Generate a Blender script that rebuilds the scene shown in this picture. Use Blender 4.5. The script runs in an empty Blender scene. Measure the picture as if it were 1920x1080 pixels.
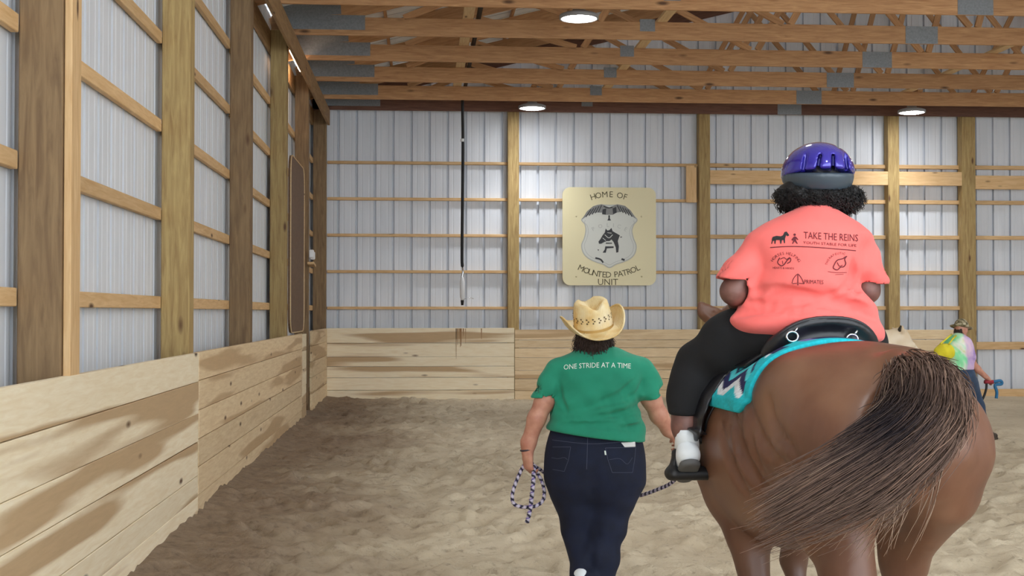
import bpy, bmesh, math, random
import numpy as np
from mathutils import Vector, Matrix, Euler
from mathutils.bvhtree import BVHTree
from mathutils.geometry import tessellate_polygon

scene = bpy.context.scene
COL = scene.collection
R = math.radians

# ------------------------------------------------------------------ camera
FPX = 2400.0                       # focal length in pixels of a 1920 px wide frame
CAM = Vector((0.0, 0.0, 1.55))
CROT = Euler((R(90 + 1.07), 0.0, R(-4.05)), 'XYZ')
cd = bpy.data.cameras.new('camera')
cam = bpy.data.objects.new('camera', cd)
COL.objects.link(cam)
cam.location = CAM
cam.rotation_euler = CROT
cd.sensor_width = 36.0
cd.lens = 36.0 * FPX / 1920.0
cd.clip_end = 200
scene.camera = cam

# ------------------------------------------------------------------ world: soft overcast daylight through the open end of the hall
w = bpy.data.worlds.new('overcast_sky')
scene.world = w
w.use_nodes = True
bg = w.node_tree.nodes['Background']
bg.inputs['Color'].default_value = (0.86, 0.93, 1.0, 1)
bg.inputs['Strength'].default_value = 2.6
LAMP_STRENGTH = 34.0
LAMP_WATTS = 14.0

scene.view_settings.view_transform = 'Standard'
scene.view_settings.look = 'None'
scene.view_settings.gamma = 1.0
scene.view_settings.use_curve_mapping = False
scene.view_settings.exposure = 0.68
try:
    scene.cycles.use_denoising = True
    scene.cycles.max_bounces = 8
    scene.cycles.diffuse_bounces = 5
except Exception:
    pass

CM = CROT.to_matrix()
def at(px, py, Y):
    """world point seen at pixel (px, py) of the 1920x1080 frame, at world depth Y"""
    d = CM @ Vector(((px - 960.0) / FPX, -(py - 540.0) / FPX, -1.0))
    return CAM + d * ((Y - CAM.y) / d.y)

random.seed(7)
RNG = np.random.default_rng(11)

# ------------------------------------------------------------------ object helpers
WM = {}                                            # world matrix of every object made here
def tag(o, label=None, cat=None, group=None, kind=None):
    if label: o['label'] = label
    if cat: o['category'] = cat
    if group: o['group'] = group
    if kind: o['kind'] = kind
    return o
def empty(name, loc=(0, 0, 0), rz=0.0, parent=None, **kw):
    o = bpy.data.objects.new(name, None)
    o.empty_display_size = 0.1
    COL.objects.link(o)
    m = Matrix.Translation(Vector(loc)) @ Matrix.Rotation(rz, 4, 'Z')
    setworld(o, m, parent)
    return tag(o, **kw)
def setworld(o, m, parent=None):
    WM[o.name] = m.copy()
    if parent is not None:
        o.parent = parent
        o.matrix_parent_inverse = Matrix.Identity(4)
        m = WM[parent.name].inverted() @ m
    o.location, o.rotation_euler, o.scale = m.to_translation(), m.to_euler(), m.to_scale()
def mesh_data(name, V, F, mat=None, smooth=True, cols=None):
    me = bpy.data.meshes.new(name)
    V = np.asarray(V, dtype=float)
    if isinstance(F, np.ndarray):
        n, k = F.shape
        me.vertices.add(len(V)); me.vertices.foreach_set('co', V.ravel())
        me.loops.add(n * k); me.loops.foreach_set('vertex_index', F.ravel().astype(np.int32))
        me.polygons.add(n)
        me.polygons.foreach_set('loop_start', np.arange(0, n * k, k, dtype=np.int32))
        me.polygons.foreach_set('loop_total', np.full(n, k, dtype=np.int32))
        me.update(calc_edges=True)
    else:
        me.from_pydata([tuple(v) for v in V], [], [tuple(f) for f in F])
        me.update()
    if smooth:
        me.polygons.foreach_set('use_smooth', np.ones(len(me.polygons), dtype=bool))
    if cols is not None:
        a = me.color_attributes.new('Col', 'FLOAT_COLOR', 'POINT')
        c = np.ones((len(V), 4)); c[:, :3] = cols
        a.data.foreach_set('color', c.ravel())
    if mat is not None:
        me.materials.append(mat)
    return me
def mk(name, V, F, mat, parent=None, smooth=True, cols=None, origin=None):
    """one mesh object from world-space vertices, with its origin on its parent (or at origin)"""
    V = np.asarray(V, dtype=float)
    if parent is not None: m = WM[parent.name].copy()
    else: m = Matrix.Translation(Vector(origin if origin is not None else V.mean(0)))
    inv = np.array(m.inverted())
    L = V @ inv[:3, :3].T + inv[:3, 3]
    o = bpy.data.objects.new(name, mesh_data(name, L, F, mat, smooth, cols))
    COL.objects.link(o)
    setworld(o, m, parent)
    return o
BOXC = {}
def box_mesh(dims, mat, bev=0.004):
    key = (tuple(round(d, 3) for d in dims), mat.name, bev)
    if key in BOXC: return BOXC[key]
    bm = bmesh.new()
    bmesh.ops.create_cube(bm, size=1.0)
    for v in bm.verts: v.co = Vector((v.co.x * dims[0], v.co.y * dims[1], v.co.z * dims[2]))
    if bev: bmesh.ops.bevel(bm, geom=bm.edges[:], offset=bev, segments=1, affect='EDGES')
    me = bpy.data.meshes.new('beam'); bm.to_mesh(me); bm.free()
    me.materials.append(mat)
    BOXC[key] = me
    return me
def beam(name, a, b, width, height, mat, parent=None, up=(0, 0, 1), bev=0.004):
    """timber from a to b: local X along its length, Z towards 'up'"""
    a, b = Vector(a), Vector(b)
    x = (b - a); L = x.length; x.normalize()
    up = Vector(up)
    y = up.cross(x)
    if y.length < 1e-4: y = Vector((0, 1, 0)).cross(x)
    y.normalize(); z = x.cross(y)
    m = Matrix((x, y, z)).transposed().to_4x4(); m.translation = (a + b) / 2
    o = bpy.data.objects.new(name, box_mesh((L, width, height), mat, bev))
    COL.objects.link(o)
    setworld(o, m, parent)
    return o
def tube(pts, rad, sides=8, cap=True):
    P = np.asarray([tuple(p) for p in pts], float); n = len(P)
    rad = np.broadcast_to(np.asarray(rad, float), (n,))
    T = np.gradient(P, axis=0); T /= np.linalg.norm(T, axis=1)[:, None] + 1e-12
    u = np.cross(T[0], (0, 0, 1.0))
    if np.linalg.norm(u) < 1e-3: u = np.cross(T[0], (0, 1.0, 0))
    V = []
    for i in range(n):
        u = u - T[i] * u.dot(T[i]); u /= np.linalg.norm(u) + 1e-12
        v = np.cross(T[i], u)
        for k in range(sides):
            a = 2 * math.pi * k / sides
            V.append(P[i] + rad[i] * (math.cos(a) * u + math.sin(a) * v))
    F = []
    for i in range(n - 1):
        for k in range(sides):
            k2 = (k + 1) % sides
            F.append((i * sides + k, i * sides + k2, (i + 1) * sides + k2, (i + 1) * sides + k))
    if cap:
        F.append(tuple(range(sides - 1, -1, -1)))
        F.append(tuple((n - 1) * sides + k for k in range(sides)))
    return np.array(V), F
def spline(pts, n):
    """Catmull-Rom resampling of control points"""
    P = np.asarray([tuple(p) for p in pts], float)
    Q = np.vstack([2 * P[0] - P[1], P, 2 * P[-1] - P[-2]])
    t = np.linspace(0, len(P) - 1, n); i = np.minimum(t.astype(int), len(P) - 2); f = (t - i)[:, None]
    p0, p1, p2, p3 = Q[i], Q[i + 1], Q[i + 2], Q[i + 3]
    return 0.5 * (2 * p1 + (p2 - p0) * f + (2 * p0 - 5 * p1 + 4 * p2 - p3) * f ** 2 + (3 * p1 - p0 - 3 * p2 + p3) * f ** 3)
def lathe(profile, n=32, center=(0, 0, 0)):
    V, F = [], []
    for r, z in profile:
        for k in range(n):
            a = 2 * math.pi * k / n
            V.append((center[0] + r * math.cos(a), center[1] + r * math.sin(a), center[2] + z))
    for i in range(len(profile) - 1):
        for k in range(n):
            k2 = (k + 1) % n
            F.append((i * n + k, i * n + k2, (i + 1) * n + k2, (i + 1) * n + k))
    return np.array(V), F
def strands(paths, r0, r1, cols=None):
    """many thin three-sided hairs in one mesh; paths: (N, P, 3)"""
    paths = np.asarray(paths, float); N, P, _ = paths.shape
    T = np.gradient(paths, axis=1); T /= np.linalg.norm(T, axis=2, keepdims=True) + 1e-9
    ref = np.array((0.31, 0.52, 0.79))
    u = np.cross(T, ref); u /= np.linalg.norm(u, axis=2, keepdims=True) + 1e-9
    v = np.cross(T, u)
    rr = np.linspace(1, 0, P)[None, :, None] ** 0.6 * (np.asarray(r0) - r1) + r1
    V = np.stack([paths + rr * (math.cos(a) * u + math.sin(a) * v) for a in (0, 2.094, 4.189)], axis=2)   # N,P,3,3
    idx = np.arange(N * P * 3).reshape(N, P, 3)
    a, b = idx[:, :-1, :], idx[:, 1:, :]
    a2, b2 = np.roll(a, -1, 2), np.roll(b, -1, 2)
    F = np.stack([a, a2, b2, b], -1).reshape(-1, 4)
    C = None
    if cols is not None:
        C = np.repeat(np.asarray(cols)[:, None, :], P * 3, 1).reshape(-1, 3)
    return V.reshape(-1, 3), F, C

# ------------------------------------------------------------------ implicit bodies: smooth unions turned into one surface
class Body:
    def __init__(s, lo, hi, h):
        s.lo, s.h = np.array(lo, float), h
        s.n = np.ceil((np.array(hi, float) - s.lo) / h).astype(int) + 1
        s.ax = [s.lo[i] + h * np.arange(s.n[i]) for i in range(3)]
        s.F = np.full(tuple(s.n), 1.0, np.float32)
    def sub(s, lo, hi):
        sl = []
        for i in range(3):
            a = int(np.clip(np.floor((lo[i] - s.lo[i]) / s.h), 0, s.n[i])); b = int(np.clip(np.ceil((hi[i] - s.lo[i]) / s.h) + 1, 0, s.n[i]))
            sl.append(slice(a, b))
        X, Y, Z = (s.ax[0][sl[0]][:, None, None], s.ax[1][sl[1]][None, :, None], s.ax[2][sl[2]][None, None, :])
        return tuple(sl), X, Y, Z
    def op(s, sl, d, k, mode):
        a = s.F[sl]
        if a.size == 0: return
        d = d.astype(np.float32)
        if mode == 'add':
            hh = np.maximum(k - np.abs(a - d), 0) / max(k, 1e-6); s.F[sl] = np.minimum(a, d) - hh * hh * k / 4
        elif mode == 'cutout':
            d = -d; hh = np.maximum(k - np.abs(a - d), 0) / max(k, 1e-6); s.F[sl] = np.maximum(a, d) + hh * hh * k / 4
    def cone(s, a, b, r1, r2, k=0.03, flat=None, mode='add'):
        a, b = np.array(tuple(a), float), np.array(tuple(b), float)
        m = max(r1, r2) * (max(1, flat[1]) if flat else 1) + k + 3 * s.h + 0.03
        sl, X, Y, Z = s.sub(np.minimum(a, b) - m, np.maximum(a, b) + m)
        ba = b - a; L2 = ba.dot(ba) + 1e-12
        t = np.clip(((X - a[0]) * ba[0] + (Y - a[1]) * ba[1] + (Z - a[2]) * ba[2]) / L2, 0, 1)
        vx, vy, vz = X - a[0] - t * ba[0], Y - a[1] - t * ba[1], Z - a[2] - t * ba[2]
        r = r1 + (r2 - r1) * t
        if flat:
            u = np.array(flat[0], float); u /= np.linalg.norm(u); q = (vx * u[0] + vy * u[1] + vz * u[2]) * (1 / flat[1] - 1)
            vx, vy, vz = vx + q * u[0], vy + q * u[1], vz + q * u[2]
            d = (np.sqrt(vx * vx + vy * vy + vz * vz) - r) * min(1, flat[1])
        else: d = np.sqrt(vx * vx + vy * vy + vz * vz) - r
        s.op(sl, d, k, mode)
    def chain(s, pts, rad, k=0.03, flat=None, mode='add'):
        for i in range(len(pts) - 1): s.cone(pts[i], pts[i + 1], rad[i], rad[i + 1], k, flat, mode)
    def ell(s, c, r, k=0.03, rot=None, mode='add'):
        c, r = np.array(tuple(c), float), np.array(r, float); m = r.max() + k + 3 * s.h + 0.03
        sl, X, Y, Z = s.sub(c - m, c + m)
        x, y, z = X - c[0], Y - c[1], Z - c[2]
        if rot is not None:
            M = np.array(rot.to_matrix().transposed())
            x, y, z = (M[0, 0] * x + M[0, 1] * y + M[0, 2] * z, M[1, 0] * x + M[1, 1] * y + M[1, 2] * z, M[2, 0] * x + M[2, 1] * y + M[2, 2] * z)
        q = np.sqrt((x / r[0]) ** 2 + (y / r[1]) ** 2 + (z / r[2]) ** 2)
        q2 = np.sqrt((x / r[0] ** 2) ** 2 + (y / r[1] ** 2) ** 2 + (z / r[2] ** 2) ** 2)
        s.op(sl, q * (q - 1) / (q2 + 1e-6), k, mode)
    def loft(s, axis, st, k=0.03, pw=2.0):
        """stations along an axis: (t, c1, c2, r1, r2_up, r2_down)"""
        st = np.array(st, float); D = spline(st, 160)
        o = [i for i in range(3) if i != axis]
        rmax = st[:, 3:].max() + k + 0.06
        lo, hi = np.zeros(3), np.zeros(3)
        lo[axis], hi[axis] = st[0, 0] - 0.05, st[-1, 0] + 0.05
        for j, i in enumerate(o): lo[i], hi[i] = st[:, 1 + j].min() - rmax, st[:, 1 + j].max() + rmax
        sl, X, Y, Z = s.sub(lo, hi); G = [X, Y, Z]
        t = G[axis]; P = [np.interp(t, D[:, 0], D[:, j]) for j in range(6)]
        a, b = G[o[0]] - P[1], G[o[1]] - P[2]
        rb = np.where(b > 0, P[4], P[5])
        q = ((np.abs(a) / P[3]) ** pw + (np.abs(b) / rb) ** pw) ** (1 / pw)
        d = (q - 1) * np.minimum(P[3], rb)
        e = np.maximum(st[0, 0] - t, t - st[-1, 0])
        hh = np.maximum(0.04 - np.abs(d - e), 0) / 0.04
        s.op(sl, np.maximum(d, e) + hh * hh * 0.01, k, 'add')
    def plane(s, p, n, k=0.01):
        """cut away everything on the side the normal points to"""
        n = np.array(n, float); n /= np.linalg.norm(n)
        sl, X, Y, Z = s.sub(s.lo - 1, s.lo + s.n * s.h + 1)
        s.op(sl, -((X - p[0]) * n[0] + (Y - p[1]) * n[1] + (Z - p[2]) * n[2]), k, 'cutout')
    def warp(s, fn):
        sl, X, Y, Z = s.sub(s.lo - 1, s.lo + s.n * s.h + 1)
        s.F += fn(X, Y, Z).astype(np.float32)
    def mesh(s, smooth=2):
        F = s.F.copy()
        F[0], F[-1], F[:, 0], F[:, -1], F[:, :, 0], F[:, :, -1] = 1, 1, 1, 1, 1, 1
        ins = F < 0
        cnt = np.zeros(tuple(s.n - 1), np.int8)
        for i in (0, 1):
            for j in (0, 1):
                for k in (0, 1): cnt += ins[i:s.n[0] - 1 + i, j:s.n[1] - 1 + j, k:s.n[2] - 1 + k]
        act = (cnt > 0) & (cnt < 8)
        C = np.argwhere(act); idx = np.full(act.shape, -1, np.int64); idx[act] = np.arange(len(C))
        acc = np.zeros((len(C), 3)); num = np.zeros(len(C))
        cor = [(i, j, k) for i in (0, 1) for j in (0, 1) for k in (0, 1)]
        for a in cor:
            for ax in range(3):
                if a[ax]: continue
                b = list(a); b[ax] = 1
                fa = F[C[:, 0] + a[0], C[:, 1] + a[1], C[:, 2] + a[2]]; fb = F[C[:, 0] + b[0], C[:, 1] + b[1], C[:, 2] + b[2]]
                mk_ = (fa < 0) != (fb < 0)
                t = np.where(mk_, fa / np.where(mk_, fa - fb, 1), 0)
                p = np.array(a, float)[None, :].repeat(len(C), 0); p[:, ax] += t
                acc[mk_] += p[mk_]; num += mk_
        V = (C + acc / num[:, None]) * s.h + s.lo
        Q = []
        for ax in range(3):
            o = [i for i in range(3) if i != ax]
            s0 = [slice(1, -1)] * 3; s1 = [slice(1, -1)] * 3
            s0[ax] = slice(0, -1); s1[ax] = slice(1, None)
            A, B = ins[tuple(s0)], ins[tuple(s1)]
            E = np.argwhere(A != B)
            if len(E) == 0: continue
            fl = A[E[:, 0], E[:, 1], E[:, 2]]
            q = []
            for d0, d1 in ((0, 0), (1, 0), (1, 1), (0, 1)):
                c = E.copy(); c[:, o[0]] += d0; c[:, o[1]] += d1
                q.append(idx[c[:, 0], c[:, 1], c[:, 2]])
            q = np.stack(q, 1)
            if ax == 1: fl = ~fl
            q[~fl] = q[~fl][:, ::-1]
            Q.append(q)
        Q = np.vstack(Q)
        for _ in range(smooth):
            S = np.zeros_like(V); n = np.zeros(len(V))
            for i in range(4):
                a, b = Q[:, i], Q[:, (i + 1) % 4]
                for c in range(3): S[:, c] += np.bincount(a, V[b, c], len(V)) + np.bincount(b, V[a, c], len(V))
                n += np.bincount(a, minlength=len(V)) + np.bincount(b, minlength=len(V))
            V = V * 0.5 + 0.5 * S / n[:, None]
        return V, Q
def bvh_of(V, F):
    return BVHTree.FromPolygons([tuple(v) for v in V], [tuple(int(i) for i in f) for f in F])

def creases(S, lines, r, k, conv=None):
    """press folds into a body along lines given as picture points, found on its surface"""
    V, F = S.mesh(1); b = bvh_of(V, F)
    for ln in lines:
        P = spline([(x, y, 0) for x, y in ln], 9); pts = []
        for x, y, _ in P:
            o, d = CAM.copy(), (at(x, y, 5.0) - CAM).normalized()
            if conv is not None: o2 = conv @ o; d = (conv.to_3x3() @ d).normalized(); o = o2
            h_ = b.ray_cast(o, d)[0]
            if h_ is not None: pts.append(tuple(h_))
        if len(pts) > 2:
            rr = r * np.sin(np.linspace(0.25, math.pi - 0.25, len(pts)))
            S.chain(pts, list(rr), k, mode='cutout')

# ------------------------------------------------------------------ flat print: lettering and simple shapes
def srgb(r, g, b):
    f = lambda c: (c / 255 / 12.92) if c / 255 <= 0.04045 else ((c / 255 + 0.055) / 1.055) ** 2.4
    return (f(r), f(g), f(b))
def text2d(s, size, bold=0.0):
    cu = bpy.data.curves.new('lettering', 'FONT'); cu.body = s; cu.size = size; cu.align_x = 'CENTER'; cu.align_y = 'CENTER'; cu.resolution_u = 2; cu.offset = bold
    o = bpy.data.objects.new('lettering', cu); COL.objects.link(o)
    dg = bpy.context.evaluated_depsgraph_get(); me = o.evaluated_get(dg).to_mesh()
    V = np.array([v.co[:2] for v in me.vertices]).reshape(-1, 2); F = [tuple(p.vertices) for p in me.polygons]
    o.evaluated_get(dg).to_mesh_clear(); bpy.data.objects.remove(o); bpy.data.curves.remove(cu)
    return V, F
def arc_text(s, size, radius, a0, a1, inside=False, bold=0.0):
    """letters spread along a circular arc from angle a0 to a1 (radians, 0 = right)"""
    VV, FF = [], []; n = 0
    wd = [{'M': 1.45, 'W': 1.45, 'I': 0.6, ' ': 0.7, 'O': 1.15}.get(ch, 1.0) for ch in s]
    cw = np.cumsum(wd) - np.array(wd) / 2; cw = (cw - cw[0]) / max(1e-6, cw[-1] - cw[0])
    for i, ch in enumerate(s):
        if ch == ' ': continue
        a = a0 + (a1 - a0) * cw[i]
        V, F = text2d(ch, size, bold)
        rot = a - math.pi / 2 if not inside else a + math.pi / 2
        c, sn = math.cos(rot), math.sin(rot)
        W = np.stack([V[:, 0] * c - V[:, 1] * sn + radius * math.cos(a), V[:, 0] * sn + V[:, 1] * c + radius * math.sin(a)], 1)
        VV.append(W); FF += [tuple(j + n for j in f) for f in F]; n += len(W)
    return np.vstack(VV), FF
def poly2d(pts):
    F = tessellate_polygon([[Vector((p[0], p[1], 0)) for p in pts]])
    return np.array(pts, float), [tuple(f) for f in F]
def stroke2d(pts, wd, n=None):
    P = spline(np.column_stack([np.array(pts, float), np.zeros(len(pts))]), n or len(pts) * 5)[:, :2]
    T = np.gradient(P, axis=0); T /= np.linalg.norm(T, axis=1)[:, None] + 1e-9
    N = np.stack([-T[:, 1], T[:, 0]], 1) * wd / 2
    k = len(P); V = np.vstack([P + N, P - N])
    return V, [(i, i + 1, k + i + 1, k + i) for i in range(k - 1)]
def join2d(items):
    VV, FF, n = [], [], 0
    for (V, F, *off) in items:
        V = np.array(V, float)
        if off: V = V + np.array(off[0])
        VV.append(V); FF += [tuple(j + n for j in f) for f in F]; n += len(V)
    return np.vstack(VV), FF
# ------------------------------------------------------------------ materials
def mat(name, color=(0.8, 0.8, 0.8), rough=0.6, metal=0.0, **kw):
    m = bpy.data.materials.new(name); m.use_nodes = True
    b = m.node_tree.nodes['Principled BSDF']
    b.inputs['Base Color'].default_value = (*color[:3], 1); b.inputs['Roughness'].default_value = rough; b.inputs['Metallic'].default_value = metal
    for k, v in kw.items():
        if k in b.inputs: b.inputs[k].default_value = v
    return m
class N:
    """small node-building helper around one material"""
    def __init__(s, m): s.t = m.node_tree; s.b = s.t.nodes['Principled BSDF']; s.out = s.t.nodes['Material Output']
    def new(s, typ, **kw):
        n = s.t.nodes.new(typ)
        for k, v in kw.items(): setattr(n, k, v)
        return n
    def link(s, a, b): s.t.links.new(a, b)
    def coords(s, scale=(1, 1, 1), rnd=True, out='Object'):
        tc = s.new('ShaderNodeTexCoord'); mp = s.new('ShaderNodeMapping'); mp.inputs['Scale'].default_value = scale
        s.link(tc.outputs[out], mp.inputs['Vector'])
        if rnd:
            oi = s.new('ShaderNodeObjectInfo'); mu = s.new('ShaderNodeVectorMath', operation='SCALE'); mu.inputs[0].default_value = (37.0, 91.0, 53.0)
            s.link(oi.outputs['Random'], mu.inputs['Scale']); s.link(mu.outputs[0], mp.inputs['Location'])
        return mp.outputs[0]
    def noise(s, vec, scale, detail=4, rough=0.55, dist=0.0):
        n = s.new('ShaderNodeTexNoise'); n.inputs['Scale'].default_value = scale; n.inputs['Detail'].default_value = detail; n.inputs['Roughness'].default_value = rough; n.inputs['Distortion'].default_value = dist
        s.link(vec, n.inputs['Vector']); return n.outputs['Fac']
    def ramp(s, fac, stops):
        r = s.new('ShaderNodeValToRGB'); e = r.color_ramp.elements
        while len(e) < len(stops): e.new(0.5)
        for i, (p, c) in enumerate(stops): e[i].position = p; e[i].color = (*c[:3], 1)
        s.link(fac, r.inputs['Fac']); return r.outputs['Color']
    def mix(s, fac, a, b, mode='MIX'):
        n = s.new('ShaderNodeMix', data_type='RGBA', blend_type=mode)
        for sock, v in ((n.inputs[0], fac), (n.inputs[6], a), (n.inputs[7], b)):
            if hasattr(v, 'is_linked') or hasattr(v, 'links'): s.link(v, sock)
            elif isinstance(v, (int, float)): sock.default_value = v
            else: sock.default_value = (*v[:3], 1)
        return n.outputs[2]
    def math(s, op, a, b=None):
        n = s.new('ShaderNodeMath', operation=op)
        for i, v in enumerate((a, b)):
            if v is None: continue
            if isinstance(v, (int, float)): n.inputs[i].default_value = v
            else: s.link(v, n.inputs[i])
        return n.outputs[0]
    def color(s, c): s.link(c, s.b.inputs['Base Color'])
    def bump(s, h, strength=0.3, dist=0.01):
        n = s.new('ShaderNodeBump'); n.inputs['Strength'].default_value = strength; n.inputs['Distance'].default_value = dist
        s.link(h, n.inputs['Height']); s.link(n.outputs['Normal'], s.b.inputs['Normal'])
BW = lambda a: (a, a, a)
def wood(name, light, dark, heart=None, knots=0.5, rough=0.7, rings=9.0, heart_amt=0.5, tint=0.12):
    m = mat(name, light, rough); n = N(m)
    v = n.coords((0.55, 6.0, 6.0))
    g = n.noise(v, rings, 5, 0.6, 0.6)
    c = n.ramp(g, [(0.3, light), (0.7, dark)])
    v2 = n.coords((0.16, 2.6, 2.6))
    if heart:
        h = n.noise(v2, 1.7, 2.0, 0.4, 0.25)
        hm = n.ramp(h, [(0.5 + (0.5 - heart_amt) * 0.3, BW(0)), (0.55 + (0.5 - heart_amt) * 0.3, BW(1))])
        hc = n.mix(g, heart, [x * 0.75 for x in heart])
        c = n.mix(hm, c, hc)
    if knots:
        vk = n.coords((1.15, 3.6, 3.6))
        vo = n.new('ShaderNodeTexVoronoi'); vo.inputs['Scale'].default_value = 1.15; n.link(vk, vo.inputs['Vector'])
        k = n.ramp(vo.outputs['Distance'], [(0.05 * knots + 0.02, BW(0.0)), (0.12 * knots + 0.07, BW(1))])
        c = n.mix(k, srgb(92, 62, 38), c)
    oi = n.new('ShaderNodeObjectInfo')
    hsv = n.new('ShaderNodeHueSaturation')
    n.link(n.math('ADD', n.math('MULTIPLY', oi.outputs['Random'], tint * 2), 1 - tint), hsv.inputs['Value'])
    n.link(c, hsv.inputs['Color']); n.color(hsv.outputs[0])
    n.bump(g, 0.12, 0.004)
    return m
M = {}
M['post'] = wood('treated_post_wood', srgb(184, 160, 106), srgb(142, 114, 70), knots=0.35, rings=5.0, tint=0.12)
M['post_old'] = wood('dark_treated_wood', srgb(150, 123, 87), srgb(112, 87, 60), knots=0.35, rings=5.0, tint=0.1)
M['girt'] = wood('pine_girt', srgb(224, 190, 142), srgb(200, 160, 110), knots=0.25, rings=6)
M['kick'] = wood('poplar_board', srgb(250, 238, 210), srgb(238, 220, 184), heart=srgb(206, 176, 136), knots=0.33, rings=7, heart_amt=0.45, tint=0.07)
M['kick2'] = wood('poplar_board_even', srgb(236, 214, 176), srgb(216, 188, 146), heart=srgb(206, 174, 132), knots=0.3, rings=7, heart_amt=0.32, tint=0.08)
M['truss'] = wood('truss_pine', srgb(200, 156, 110), srgb(164, 118, 78), knots=0.5, rings=6, tint=0.12)
M['truss_end'] = wood('brown_stained_timber', srgb(118, 82, 66), srgb(90, 58, 46), knots=0.2, rings=6)
M['brace'] = wood('pale_pine', srgb(236, 212, 170), srgb(216, 184, 138), knots=0.2, rings=6)
M['beam'] = wood('eave_beam_wood', srgb(180, 146, 100), srgb(138, 104, 66), knots=0.45, rings=5)
M['plywood'] = wood('brown_plywood', srgb(118, 92, 68), srgb(96, 72, 52), knots=0, rings=4)
def siding():
    m = mat('white_ribbed_steel', srgb(222, 226, 232), 0.5, 0.0); n = N(m)
    v = n.coords((1.0, 1.0, 0.12)); d = n.noise(v, 6.0, 3)
    n.color(n.ramp(d, [(0.3, srgb(216, 221, 228)), (0.7, srgb(226, 230, 236))]))
    return m
M['siding'] = siding()
M['roof'] = mat('white_roof_steel', srgb(236, 238, 238), 0.45)
def galv():
    m = mat('galvanised_plate', srgb(128, 132, 136), 0.5, 0.35); n = N(m)
    d = n.noise(n.coords((1, 1, 1)), 40, 3); n.color(n.ramp(d, [(0.35, srgb(120, 124, 128)), (0.65, srgb(134, 138, 142))]))
    return m
M['plate'] = galv()
def sand():
    m = mat('arena_sand', (0.5, 0.42, 0.32), 0.95); n = N(m)
    v = n.coords((1, 1, 1), rnd=False)
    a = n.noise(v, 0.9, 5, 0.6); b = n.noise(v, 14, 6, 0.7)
    pale_sand = n.ramp(a, [(0.35, srgb(184, 169, 144)), (0.65, srgb(204, 191, 166))])
    brown_sand = n.ramp(b, [(0.3, srgb(124, 105, 86)), (0.7, srgb(150, 130, 107))])
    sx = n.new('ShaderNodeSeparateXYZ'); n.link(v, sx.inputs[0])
    edge = n.math('ADD', sx.outputs['X'], n.math('MULTIPLY', n.noise(v, 0.55, 4, 0.6), 2.4))   # sand turns browner towards the left kickboards
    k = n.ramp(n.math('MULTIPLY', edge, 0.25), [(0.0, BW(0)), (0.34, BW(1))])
    c = n.mix(k, brown_sand, pale_sand)
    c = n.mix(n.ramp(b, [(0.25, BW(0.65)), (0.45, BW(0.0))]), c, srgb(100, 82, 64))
    n.color(c); n.bump(n.math('ADD', n.noise(v, 60, 4, 0.7), n.math('MULTIPLY', b, 2.0)), 0.55, 0.02)
    return m
M['sand'] = sand()
def coat(name, c1, c2, c3, leg):
    m = mat(name, c1, 0.42); n = N(m)
    v = n.coords((1, 1, 1), rnd=False)
    a = n.noise(v, 2.6, 3, 0.5); f = n.noise(n.coords((1.0, 1.0, 0.22), rnd=False), 26, 4, 0.65)
    c = n.ramp(a, [(0.3, c1), (0.5, c2), (0.72, c3)])
    c = n.mix(n.math('MULTIPLY', f, 0.35), c, c3)
    sx = n.new('ShaderNodeSeparateXYZ'); n.link(v, sx.inputs[0])
    k = n.ramp(sx.outputs['Z'], [(0.35, BW(1)), (0.75, BW(0))])
    n.color(n.mix(k, c, leg)); n.bump(f, 0.12, 0.004)
    for s_, val in (('Sheen Weight', 0.0), ('Sheen Roughness', 0.4)):
        if s_ in n.b.inputs: n.b.inputs[s_].default_value = val
    return m
M['bay'] = coat('chestnut_coat', srgb(84, 50, 37), srgb(106, 68, 48), srgb(134, 98, 75), srgb(90, 66, 56))
M['cream'] = coat('cream_coat', srgb(206, 182, 148), srgb(222, 200, 168), srgb(232, 216, 190), srgb(214, 196, 170))
def vcol(name, rough=0.6, **kw):
    m = mat(name, (0.5, 0.5, 0.5), rough, **kw); n = N(m)
    a = n.new('ShaderNodeAttribute'); a.attribute_name = 'Col'; n.color(a.outputs['Color'])
    return m
M['hair'] = vcol('horse_hair', 0.75, **{'Specular IOR Level': 0.15})
M['rope'] = vcol('braided_rope', 0.8)
def cloth(name, c, var=0.12, scale=9, rough=0.85, weave=260, ws=0.15, sheen=0.1):
    m = mat(name, c, rough); n = N(m)
    v = n.coords((1, 1, 1), rnd=False); a = n.noise(v, scale, 3)
    n.color(n.ramp(a, [(0.3, [x * (1 - var) for x in c]), (0.7, [min(1, x * (1 + var)) for x in c])]))
    n.bump(n.noise(v, weave, 2), ws, 0.002)
    if 'Sheen Weight' in n.b.inputs: n.b.inputs['Sheen Weight'].default_value = sheen
    return m
M['coral'] = cloth('coral_cotton', srgb(240, 112, 106), 0.06)
M['green'] = cloth('green_cotton', srgb(30, 142, 112), 0.08)
M['denim'] = cloth('dark_denim', srgb(11, 21, 46), 0.25, 14, sheen=0.0)
M['denim2'] = cloth('blue_denim', srgb(40, 60, 86), 0.25, 14)
M['black_cloth'] = cloth('black_stretch_cloth', srgb(11, 12, 16), 0.15, sheen=0.0)
def skin(name, c, c2):
    m = mat(name, c, 0.5); n = N(m); a = n.noise(n.coords((1, 1, 1), rnd=False), 16, 4)
    n.color(n.ramp(a, [(0.35, c2), (0.65, c)]))
    if 'Subsurface Weight' in n.b.inputs:
        n.b.inputs['Subsurface Weight'].default_value = 0.08; n.b.inputs['Subsurface Radius'].default_value = (0.012, 0.005, 0.003)
    return m
M['skin_light'] = skin('light_skin', srgb(206, 152, 128), srgb(184, 124, 104))
M['skin_dark'] = skin('brown_skin', srgb(122, 84, 74), srgb(92, 60, 54))
M['leather'] = mat('black_leather', srgb(24, 24, 28), 0.35)
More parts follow.
